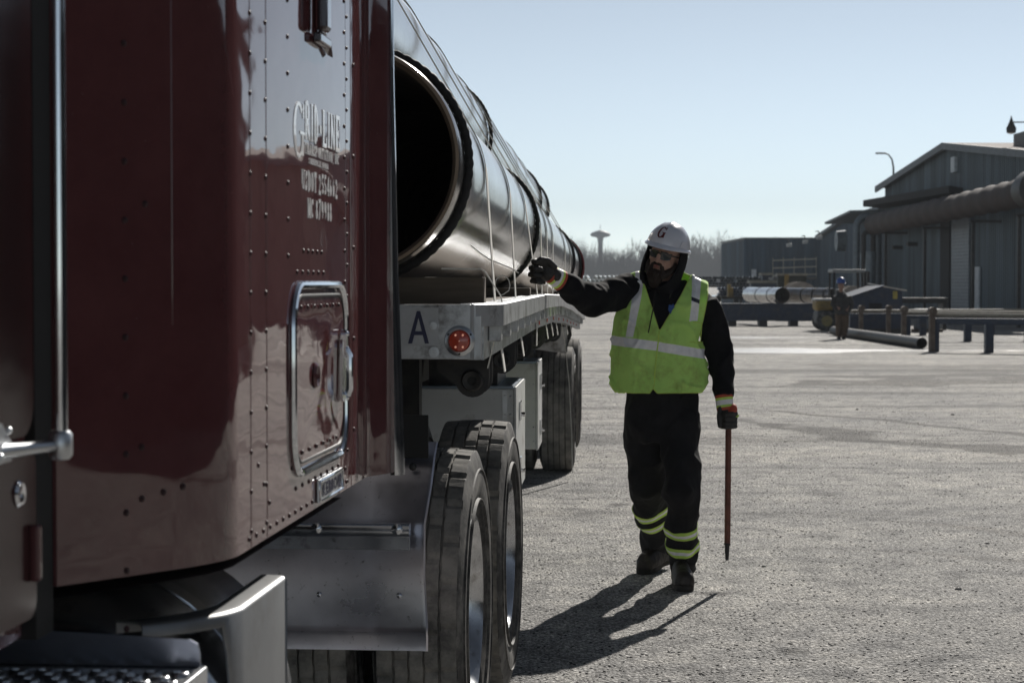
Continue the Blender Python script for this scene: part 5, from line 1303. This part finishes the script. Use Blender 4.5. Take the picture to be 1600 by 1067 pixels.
# --- sunglasses
mb = MB()
for s_ in (-1, 1):
    rows = []
    for t in (0, 1):
        ring = []
        for k in range(20):
            a = 2*PI*k/20; cx_, sx_ = math.cos(a), math.sin(a)
            x = .0265*math.copysign(abs(cx_)**.65, cx_); z = .0195*math.copysign(abs(sx_)**.7, sx_)-(.002 if cx_*s_ < 0 else 0)
            xx = s_*.0315+x; ring.append(H(xx, -.098+(xx*xx)*9.0-t*.003, .001+z))
        rows.append(ring)
    mb.ring_loft(rows, smooth=False)
gl = mb.build('sunglasses', M['lens'], man)
mb = MB(); mb.tube([H(-.008, -.100, .008), H(0, -.104, .010), H(.008, -.100, .008)], .0035, 8)
for s_ in (-1, 1): mb.tube([H(s_*.057, -.072, .010), H(s_*.074, -.045, .010), H(s_*.079, .01, .008)], .0035, 8)
for s_ in (-1, 1): mb.tube([H(s_*.005, -.101, .0175), H(s_*.032, -.0925, .0205), H(s_*.058, -.069, .017)], .0028, 8)
mb.build('frame', M['blackgloss'], gl)
# --- hood
mb = MB(); rows = []
for z, ax, ay, cy, op in ((.085, .094, .100, .022, 66), (.055, .103, .104, .022, 64), (.02, .110, .106, .022, 62), (-.03, .114, .106, .02, 60), (-.07, .113, .104, .018, 56), (-.105, .110, .100, .014, 50), (-.135, .108, .096, .010, 38), (-.160, .106, .090, .006, 20), (-.178, .100, .080, .006, 6), (-.19, .09, .07, .012, 4)):
    ring = []
    n_ = 40
    for k in range(n_+1):
        a = R(-90+op+(360-2*op)*k/n_); w_ = 1+.03*math.sin(a*5+z*40); ring.append(H(ax*w_*math.cos(a), cy+ay*w_*math.sin(a), z))
    a1 = R(-90-op); ring.append(H((ax-.010)*math.cos(a1)*1.02, cy+(ay-.006)*math.sin(a1)-.006, z))
    for k in range(n_, -1, -1):
        a = R(-90+op+(360-2*op)*k/n_); ring.append(H((ax-.018)*math.cos(a), cy+(ay-.018)*math.sin(a), z))
    a0 = R(-90+op); ring.append(H((ax-.010)*math.cos(a0)*1.02, cy+(ay-.006)*math.sin(a0)-.006, z))
    rows.append(ring)
mb.ring_loft(rows)
hood = mb.build('hood', M['hoodie'], man)
s = hood.modifiers.new('s', 'SUBSURF'); s.levels = 1; s.render_levels = 1
# --- hard hat
def hatp(th, ph, k=1.0):   # th around (0 = front), ph up 0..90
    x = math.sin(th)*math.cos(ph); y = -math.cos(th)*math.cos(ph); z = math.sin(ph)
    return Vector((x*.110*k, y*.138*k+.012, z*.124*k+.052))
mb = MB(); rows = []
for ph in [0, 6, 14, 24, 34, 44, 54, 64, 73, 82, 89.5]:
    ring = []
    for k in range(64):
        th = 2*PI*k/64; q = hatp(th, R(ph))
        rd = .006*math.exp(-(q.x/.012)**2)*(1 if ph > 30 else ph/30) + .0035*(math.exp(-((abs(q.x)-.045)/.007)**2))*(1 if ph > 40 else 0)
        q = q + Vector((0, 0, rd)); ring.append(H(*q))
    rows.append(ring)
mb.ring_loft(rows)
def brim(th, e, dz_): 
    f = max(0, math.cos(th)); return H(math.sin(th)*(.112+e*(.008)), -math.cos(th)*(.138+e*(.009+.030*f**3))+.012, .052+dz_-e*.010*f*f)
mb.ring_loft([[brim(2*PI*k/64, e, d) for k in range(64)] for e, d in ((-.3, .006), (.0, .006), (1, -.002), (1.08, -.006), (.95, -.009), (0, -.004), (-.4, -.002))], cap=False)
hat = mb.build('hard_hat', M['hat'], man)
mb = MB(); rows = []   # suspension lug at the side
mb.ring_loft([[H(*(hatp(R(a), R(b), k_))) for a, b in ((52, 4), (78, 4), (78, 20), (58, 20))] for k_ in (1.0, 1.045)], smooth=False); mb.build('accessory_slot', M['hat'], hat)
def gmap(u, v, h):
    th = R(-8)+u; ph = v; q = hatp(th, ph); d = (q-Vector((0, .012, .052))).normalized(); q = q+d*(.0016+h); q.z += .002
    return H(*q)
M['maroon_letter'] = mat('dark_red_letter', (.10, .008, .012), .5)
serif_text('G', -.27, .27, R(14), R(48), gmap, .22, .12).build('emblem', M['maroon_letter'], hat)

# --- torso form shared by hoodie and vest
def torso(grow, hem=620, low=None):
    mb = MB(); rows = []
    T = [(hem, 1028, .236, .150), (585, 1027, .234, .150), (560, 1027, .230, .148), (530, 1026, .222, .146), (505, 1029, .215, .142), (480, 1034, .208, .136), (462, 1038, .190, .122), (448, 1040, .145, .098), (438, 1041, .10, .08)]
    if low: T = low+T[1:]
    for py_, cx_, rx, ry in T:
        c = Q(cx_, py_, 10.36); rows.append([c+Vector(((rx+grow)*math.copysign(abs(math.cos(a))**.85, math.cos(a)), (ry+grow)*math.copysign(abs(math.sin(a))**.9, math.sin(a)), -.0*math.cos(a)-.02*math.cos(a))) for a in [2*PI*k/40 for k in range(40)]])
    mb.ring_loft(rows)
    blob(mb, shR+Vector((.018, 0, -.010)), (.085+grow, .080+grow, .078+grow)); blob(mb, shL+Vector((-.018, 0, -.012)), (.085+grow, .080+grow, .078+grow))
    mb.tube([shR+Vector((.01, .01, .005)), neck+Vector((-.03, .01, -.01))], [.072+grow, .070+grow], 16); mb.tube([shL+Vector((-.01, .01, .005)), neck+Vector((.03, .01, -.01))], [.072+grow, .070+grow], 16)
    return mb
mb = torso(-.022, low=[(618, 1032, .195, .135)])
mb.tube([shR, shR.lerp(elR, .5)+Vector((0, 0, -.008)), elR+Vector((0, 0, -.006)), elR.lerp(wrR, .5)+Vector((0, 0, -.01)), wrR.lerp(elR, .05)], [.086, .084, .080, .066, .043], 18)
mb.tube([shL, shL.lerp(elL, .5), elL, elL.lerp(wrL, .5), wrL.lerp(elL, .08)], [.082, .074, .072, .058, .044], 18)
blob(mb, elR, (.083, .08, .08)); blob(mb, elL, (.074, .078, .08))
hoodie = remesh(mb, 'hoodie', M['hoodie'], man, .0085, 5, fold(.018, 9, 9, 3, .006))
mb = MB()
mb.tube([Q(1024, 452, 10.19), Q(1021, 480, 10.185), Q(1016, 505, 10.19), Q(1013, 520, 10.18)], .0035, 6); mb.tube([Q(1050, 452, 10.19), Q(1046, 466, 10.185)], .003, 6); mb.build('drawstring', M['blackgloss'], hoodie)
mb = MB(); mb.ring_loft([[Q(x, y, Y) for x, y in ((1045, 476), (1050, 477), (1052, 474), (1054, 480), (1050, 485), (1048, 491), (1044, 484))] for Y in (10.216, 10.206)], smooth=False); mb.build('chest_logo', mat('blue_print', (.03, .10, .34), .6), hoodie)

# --- vest
_vf = fold(.017, 6, 3.2, 8, .006)
def vfold(co, n):
    # loose cloth: long diagonal sags and a few sharp creases
    a = math.sin(co.x*22+co.z*9+2.2*noise.noise(co*5))*.007*max(0, min(1, (1.62-co.z)/.5))
    c = max(0, 1-abs(noise.noise(Vector((co.x*9+co.z*5, co.y*4, co.z*5-co.x*3)))) * 8)*.011
    return _vf(co, n)+n*(a+c)
vf = remesh(torso(.012), 'vest_form', M['vest'], None, .0075, 6, vfold)
bm = bmesh.new(); bm.from_mesh(vf.data); bpy.data.objects.remove(vf)
VY = 10.2
def line(p, q):   # plane parallel to the viewing depth through two photo points; normal to the left of p->q in the picture
    a = Q(*p, VY); b = Q(*q, VY); d = b-a; return a, Vector((-d.z, 0, d.x)).normalized()   # (x,z) rotated
def cut(p, q): 
    co, no = line(p, q); bmesh.ops.bisect_plane(bm, geom=bm.verts[:]+bm.edges[:]+bm.faces[:], plane_co=co, plane_no=no)
LN = {k: line(*v) for k, v in {'vl': ((1003, 430), (1030, 518)), 'vr': ((1075, 446), (1031, 518)), 'a1': ((983, 425), (969, 482)), 'a2': ((969, 482), (955, 516)), 'b1': ((1110, 445), (1101, 500)), 'b2': ((1101, 500), (1092, 536)),
  's1': ((994, 433), (979, 527)), 's2': ((1009, 433), (990, 527)), 's3': ((1084, 446), (1077, 501)), 's4': ((1098, 446), (1091, 501)), 'p1': ((1062, 500), (1100, 505)), 'h1': ((955, 525), (1024, 533)), 'h2': ((955, 540), (1024, 547.5)),
  'g1': ((1024, 533), (1092, 545)), 'g2': ((1024, 548), (1092, 560)), 'c1': ((1030, 516), (1020, 614)), 'm': ((950, 612), (1110, 614)), 'e1': ((952, 597), (965, 617)), 'n1': ((1012, 617), (1020, 606)), 'n2': ((1020, 606), (1030, 617)), 'e2': ((1095, 617), (1107, 602)), 'sb': ((970, 527), (1010, 527)), 'k1': ((1078, 463), (1098, 470)), 'k2': ((1078, 469), (1098, 476))}.items()}
for k, (co, no) in LN.items(): bmesh.ops.bisect_plane(bm, geom=bm.verts[:]+bm.edges[:]+bm.faces[:], plane_co=co, plane_no=no)
def side(k, p): co, no = LN[k]; return (p-co).dot(no)
zz = lambda py_: Q(1030, py_, VY).z
nk = neck
bm.faces.ensure_lookup_table(); dl = []
for f in bm.faces:
    c = f.calc_center_median(); front = c.y < (10.36-MO.y); f.material_index = 0; f.smooth = True
    kill = c.z < zz(614) or side('e1', c) < 0 or side('e2', c) < 0 or (side('n1', c) < 0 and side('n2', c) < 0)
    if front and c.z > zz(516) and side('vl', c)*1 > 0 and side('vr', c) < 0: kill = True
    if c.z > zz(482) and side('a1', c) < 0: kill = True
    if zz(482) >= c.z > zz(516) and side('a2', c) < 0: kill = True
    if c.z > zz(500) and side('b1', c) > 0: kill = True
    if zz(500) >= c.z > zz(536) and side('b2', c) > 0: kill = True
    if (Vector((c.x-nk.x, (c.y-nk.y)*1.0))).length < .088 and c.z > zz(450): kill = True
    if kill: dl.append(f); continue
    left = side('c1', c) < 0
    if (side('h1', c) < 0 < side('h2', c)) and left: f.material_index = 1
    if (side('g1', c) < 0 < side('g2', c)) and not left: f.material_index = 1
    if c.z > zz(527) and side('s1', c)*side('s2', c) < 0: f.material_index = 1
    if c.z > zz(502) and side('s3', c)*side('s4', c) < 0: f.material_index = 1 if not (side('k1', c) < 0 < side('k2', c)) else 2
# sign check done by looking: keep the larger part
bmesh.ops.delete(bm, geom=dl, context='FACES')
bmesh.ops.delete(bm, geom=[v for v in bm.verts if not v.link_faces], context='VERTS')
pipe = MB()
for e in bm.edges:
    if e.is_boundary:
        a, b = e.verts[0].co.copy(), e.verts[1].co.copy()
        if (b-a).length > 1e-5: pipe.tube([a, b+(b-a)*.15], .0038, 6)
for e in bm.edges:
    if not e.is_boundary and len(e.link_faces) == 2 and e.verts[0].co.z < zz(516) and e.verts[1].co.z < zz(514):
        if abs(side('c1', e.verts[0].co)) < 2e-4 and abs(side('c1', e.verts[1].co)) < 2e-4 and e.verts[0].co.y < -.05:
            a, b = e.verts[0].co.copy(), e.verts[1].co.copy()
            if (b-a).length > 1e-5: pipe.tube([a, b], .0050, 6)
me = bpy.data.meshes.new('vest')
for m_ in (M['vest'], M['silver'], M['navy']): me.materials.append(m_)
bm.to_mesh(me); bm.free()
vest = bpy.data.objects.new('safety_vest', me); scene.collection.objects.link(vest); vest.parent = man
s = vest.modifiers.new('t', 'SOLIDIFY'); s.thickness = .003; s.offset = 1
pipe.build('binding', M['lime'], vest)
mb = MB()
pk = [(1062, 501), (1097, 505), (1094, 536), (1061, 532)]
ybk = 10.36-.142-.012-.012
for i in range(4): mb.tube([Q(*pk[i], 10.222+.02*(pk[i][0] > 1080)+.0), Q(*pk[(i+1) % 4], 10.222+.02*(pk[(i+1) % 4][0] > 1080))], .0022, 6)
mb.build('pocket', M['lime'], vest)

# --- trousers
mb = MB(); rows = []
for py_, cx_, rx, ry in ((604, 1033, .185, .130), (625, 1033, .190, .132), (650, 1034, .192, .132), (672, 1035, .190, .128), (688, 1036, .180, .115)):
    c = Q(cx_, py_, 10.36); rows.append([c+Vector((rx*math.cos(a), ry*math.sin(a), 0)) for a in [2*PI*k/36 for k in range(36)]])
mb.ring_loft(rows)
mb.tube([hipR+Vector((0, 0, .02)), hipR.lerp(knR, .5)+Vector((.0, 0, 0)), knR+Vector((0, -.01, 0)), knR.lerp(anR, .4), knR.lerp(anR, .85), knR.lerp(anR, 1.12)], [.102, .104, .100, .086, .077, .073], 20)
mb.tube([hipL+Vector((0, 0, .02)), hipL.lerp(knL, .5)+Vector((.004, 0, 0)), knL+Vector((.002, -.01, 0)), knL.lerp(anL, .4), knL.lerp(anL, .8), knL.lerp(anL, 1.06)], [.100, .100, .094, .083, .075, .072], 20)
blob(mb, Q(1083, 742, 10.22), (.033, .05, .08)); blob(mb, Q(990, 735, 10.42), (.022, .05, .08))   # cargo pockets
tro = remesh(mb, 'trousers', M['trousers'], man, .0085, 4, fold(.018, 7, 6, 5, .006))
def seg_d(c, a, b):
    t = max(0, min(1.2, (c-a).dot(b-a)/(b-a).length_squared)); return (c-a.lerp(b, t)).length
def legband(p, ax, hw, leg):
    ax = ax.normalized(); mid = (anR.x+anL.x)/2+.002
    for lo, hi, mt in ((-hw, -hw*.36, M['lime_band']), (-hw*.36, hw*.36, M['silver']), (hw*.36, hw, M['lime_band'])):
        band(tro, 'reflective_band', mt, tro, [(p+ax*lo, ax), (p+ax*hi, -ax)], .003, (lambda c: seg_d(c, knR, anR) < seg_d(c, knL, anL)) if leg == 'R' else (lambda c: seg_d(c, knR, anR) >= seg_d(c, knL, anL)), .002)
axR = (anR-knR).normalized(); axL = (anL-knL).normalized()
def onleg(kn, an, py_): 
    t = (kn.z-(1.57-(py_-442)/F*(10.35)))/(kn.z-an.z); return kn.lerp(an, t)
for py_ in (803, 826): legband(onleg(knR, anR, py_+3), axR+Vector((.10, -.25, 0)), .024, 'R')
for py_ in (822, 851): legband(onleg(knL, anL, py_), axL+Vector((0, .05, 0)), .024, 'L')

# --- boots
def boot(heel, toe, ankle, name_parent):
    d = (toe-heel); L_ = d.length; d.normalize(); sd_ = d.cross(Vector((0, 0, 1))).normalized(); up = sd_.cross(d)
    B = Matrix((sd_, d, up)).transposed()
    def b(x, y, z): return heel + B @ Vector((x, y, z))
    mb = MB(); rows = []
    for y, w_, h in ((-.005, .034, .09), (.03, .043, .11), (.08, .046, .125), (.13, .048, .115), (.18, .053, .095), (.23, .057, .086), (.27, .050, .075), (.295, .030, .05)):
        rows.append([b(w_*math.copysign(abs(math.cos(a))**.8, math.cos(a)), y, .022+(h)*max(0, math.sin(a))**.85 if math.sin(a) > 0 else .022) for a in [2*PI*k/20 for k in range(20)]])
    mb.ring_loft(rows); blob(mb, b(0, .235, .052), (.050, .055, .045), B); mb.tube([b(0, .055, .07), ankle.lerp(b(0, .055, .07), .2), ankle+Vector((0, 0, .05))], [.048, .052, .055], 14)
    bo = remesh(mb, 'boot', M['boot'], man, .006, 3, fold(.002, 30, 30, 1))
    mb = MB(); pts = [(.032, 0), (.040, .05), (.040, .12), (.048, .18), (.053, .24), (.042, .285), (.018, .306)]
    ol = [(x, y) for x, y in pts]+[(-x, y) for x, y in pts[::-1]]
    mb.prism([b(x, y, -.004 if (y < .09 or y > .13) else -.0) for x, y in ol], up*.030); mb.build('sole', M['sole'], bo)
    mb = MB()
    for q in range(4): y = .10+.018*q; mb.tube([b(-.022, y, .128-.012*q), b(0, y-.002, .139-.013*q), b(.022, y, .128-.012*q)], .003, 6)
    mb.build('laces', M['black'], bo)
boot(Q(1041, 877, 10.95), Vector((.705-MO.x, 10.70-MO.y, .006)), anR, man)
boot(Vector((.872-MO.x, 10.395-MO.y, .006)), Vector((.882-MO.x, 10.10-MO.y, .006)), anL, man)

# --- gloves
def glove(name, palm, fingers, cuff, handback=None):
    mb = MB()
    for c, rad, m3 in palm: blob(mb, c, rad, m3, 2)
    for pts, r0, r1 in fingers: mb.tube(pts, [r0+(r1-r0)*k/(len(pts)-1) for k in range(len(pts))], 10); mb.ico(pts[-1], r1, 2); [mb.ico(p, r0+(r1-r0)*k/(len(pts)-1), 2) for k, p in enumerate(pts)]
    g_ = remesh(mb, name, M['glove'], man, .0032, 2, fold(.0012, 60, 60, 2))
    a, b, r0, r1 = cuff; ax = (b-a).normalized()
    cols = [('orange', 0, .18), ('lime_band', .18, .34), ('silver', .34, .66), ('lime_band', .66, .82), ('orange', .82, 1)]
    u = ax.cross(Vector((0, 1, 0))).normalized(); v = ax.cross(u)
    for cn, t0, t1 in cols:
        rows = []
        for t in (t0, (t0+t1)/2, t1):
            c = a.lerp(b, t); r = r0+(r1-r0)*t
            rows.append([c+(u*math.cos(q)+v*math.sin(q)*.85)*r*(1+.03*math.sin(3*q+1)) for q in [2*PI*k/28 for k in range(28)]])
        MB().ring_loft(rows, cap=(t0 == 0 or t1 == 1)).build('cuff_band', M[cn], g_)
    return g_
mb = None
mb_ = None
SP = Vector((.53-.424-.012, 9.95, 0))-MO       # where the strap stands
F1 = []
for k, (py_, kx) in enumerate(((408, 843), (418, 839), (428, 838), (438, 841))):
    a = Q(kx+8, py_+2, 9.965); b = Q(kx-6, py_, 9.95); c = Q(kx-9, py_+1, 9.912); d = Q(kx-3, py_+2, 9.887); e = Q(kx+6, py_+3, 9.895)
    F1.append(([a, b, c, d, e], .0168-.0006*k, .0135))
F1.append(([Q(866, 417, 9.93), Q(856, 407, 9.90), Q(845, 405, 9.88), Q(837, 410, 9.872)], .0165, .0125))
gl1 = glove('glove', [(Q(855, 425, 9.945), (.045, .036, .050), None), (Q(866, 430, 9.955), (.038, .034, .040), None)], F1, (Q(859, 428, 9.95), Q(876, 439, 10.0), .044, .053))
mb = MB(); blob(mb, Q(840, 436, 9.915), (.016, .026, .024), None); mb.build('side_patch', M['orange'], gl1)
F2 = []
for k, py_ in enumerate((646, 653, 660, 666)):
    F2.append(([Q(1148, py_-2, 10.26), Q(1149, py_, 10.235), Q(1143, py_+1, 10.212), Q(1134, py_+1, 10.208), Q(1129, py_+1, 10.228)], .0145-.0008*k, .0115))
F2.append(([Q(1127, 636, 10.25), Q(1124, 650, 10.235), Q(1125, 665, 10.225)], .0165, .0130))
gl2 = glove('glove', [(Q(1138, 642, 10.26), (.040, .032, .040), None), (Q(1145, 652, 10.265), (.026, .026, .040), None)], F2, (Q(1134, 641, 10.262), Q(1131, 617, 10.275), .045, .046))
mb = MB(); blob(mb, Q(1143.5, 643, 10.25), (.027, .036, .042), Matrix.Rotation(R(18), 3, 'Y')); mb.build('back_patch', M['orange'], gl2)
mb = MB(); mb.tube([Q(1141, 655, 10.222), Q(1149, 652, 10.228), Q(1153, 649, 10.245)], .0075, 8); mb.build('knuckle_strip', M['lime_band'], gl2)

# --- the bar in his left hand
ba, bb = P(1138.5, 640, 10.25), P(1136.5, 848, 10.26)
bar = thing('steel_bar', 'long rusty brown pry bar with a dark tapered tip, held upright in the gloved hand', 'bar', tuple(P(1136, 875, 10.26)))
off = P(1136, 875, 10.26)
MB().tube([ba, ba.lerp(bb, .3), ba.lerp(bb, .7), bb], .0158, 16).build('shaft', mat('rusty_painted_bar', (.19, .065, .042), .6, var=.35, scale=14, dirt=(.03, .02, .018), dirt_amt=.5), bar, tuple(off))
MB().tube([bb, P(1136.3, 851, 10.26), P(1136.2, 852, 10.26), P(1136, 862, 10.26), P(1136, 875, 10.26)], [.0175, .017, .0125, .0115, .0085], 14).build('tip', M['black'], bar, tuple(off))

# ------------------------------------------------------------------ the distant man
FYd = 56.0; fo = P(1314, 442, FYd); fo.z = 0; u = FYd/F
dm = thing('person', 'distant man in a blue hard hat, dark jacket and brown trousers', 'person', tuple(fo))
def D(px_, py_, dy=0): q = P(px_, py_, FYd); return Vector((q.x-fo.x, dy, q.z))
mb = MB(); blob(mb, D(1314, 446), (.085, .10, .125)); mb.tube([D(1314, 450), D(1314, 458, .02)], .06, 10)
mb.tube([D(1315, 462, .02), D(1316, 490, .02)], [.15, .14], 12)
for s_, a, b, c in ((-1, (1306, 463), (1303, 475), (1310, 482)), (1, (1324, 463), (1330, 476), (1322, 484))): mb.tube([D(*a), D(*b), D(*c, -.12)], [.06, .05, .035], 8); blob(mb, D(*c, -.14), (.045, .05, .045))
for a, b, c in (((1311, 492), (1310, 508), (1311, 527)), ((1319, 492), (1320, 508), (1317, 526))): mb.tube([D(*a), D(*b, -.03), D(*c)], [.08, .06, .045], 8)
remesh(mb, 'body', mat('far_skin', (.28, .17, .13), .6), dm, .018, 2)
mb = MB(); mb.tube([D(1315, 459, .02), D(1315, 466, .02), D(1316, 482, .02), D(1316, 492, .02)], [.12, .20, .20, .20], 14)
for a, b, c in (((1305, 463), (1301, 476), (1308, 484)), ((1326, 463), (1331, 477), (1324, 486))): mb.tube([D(*a), D(*b), D(*c, -.10)], [.085, .078, .06], 10)
blob(mb, D(1315, 458, .06), (.13, .10, .07)); remesh(mb, 'jacket', mat('dark_jacket', (.035, .035, .036), .85), dm, .018, 3, fold(.015, 6, 5))
mb = MB()
for a, b, c in (((1311, 490), (1310, 508), (1311, 525)), ((1320, 490), (1321, 508), (1318, 524))): mb.tube([D(*a), D(*b, -.03), D(*c)], [.115, .095, .085], 10)
remesh(mb, 'trousers', mat('brown_trousers', (.095, .065, .045), .85), dm, .018, 2, fold(.01, 6, 5))
mb = MB()
for x, y in ((1310, 530), (1318, 529)): blob(mb, D(x, y, -.06)+Vector((0, 0, .02)), (.055, .14, .055))
mb.build('boot', M['boot'], dm)
mb = MB(); mb.ring_loft([[D(1314, 442)+Vector((.13*math.cos(a)*c_, .15*math.sin(a)*c_, z)) for a in [2*PI*k/20 for k in range(20)]] for c_, z in ((1.12, -.01), (1.0, .0), (.96, .06), (.8, .115), (.45, .15), (.05, .16))])
mb.build('hard_hat', mat('blue_hard_hat', (.012, .06, .28), .45, coat=.5), dm)

# ------------------------------------------------------------------ give every loose piece of these parts an object of its own
def split_loose(o):
    bm = bmesh.new(); bm.from_mesh(o.data); bm.verts.ensure_lookup_table(); seen = set(); isl = []
    for v in bm.verts:
        if v.index in seen: continue
        st_ = [v]; seen.add(v.index); grp = []
        while st_:
            q = st_.pop(); grp.append(q.index)
            for e in q.link_edges:
                w2 = e.other_vert(q)
                if w2.index not in seen: seen.add(w2.index); st_.append(w2)
        isl.append(set(grp))
    bm.free()
    if len(isl) < 2 or len(isl) > 60: return
    src = o.data
    for k, g_ in enumerate(isl):
        b2 = bmesh.new(); b2.from_mesh(src); b2.verts.ensure_lookup_table()
        bmesh.ops.delete(b2, geom=[v for v in b2.verts if v.index not in g_], context='VERTS')
        me = src.copy(); b2.to_mesh(me); b2.free()
        if k == 0: first = me
        else:
            n_ = o.copy(); n_.data = me; scene.collection.objects.link(n_)
    o.data = first
for o in list(scene.collection.objects):
    if o.type == 'MESH' and o.parent and o.name.split('.')[0] in ('support', 'wall_light', 'handrail', 'baluster', 'fork', 'foot', 'bolt', 'lamp_diode', 'screw', 'main_beam', 'side_rail', 'rub_rail', 'lens_part', 'drawstring', 'cross_members', 'floor_beam'):
        split_loose(o)
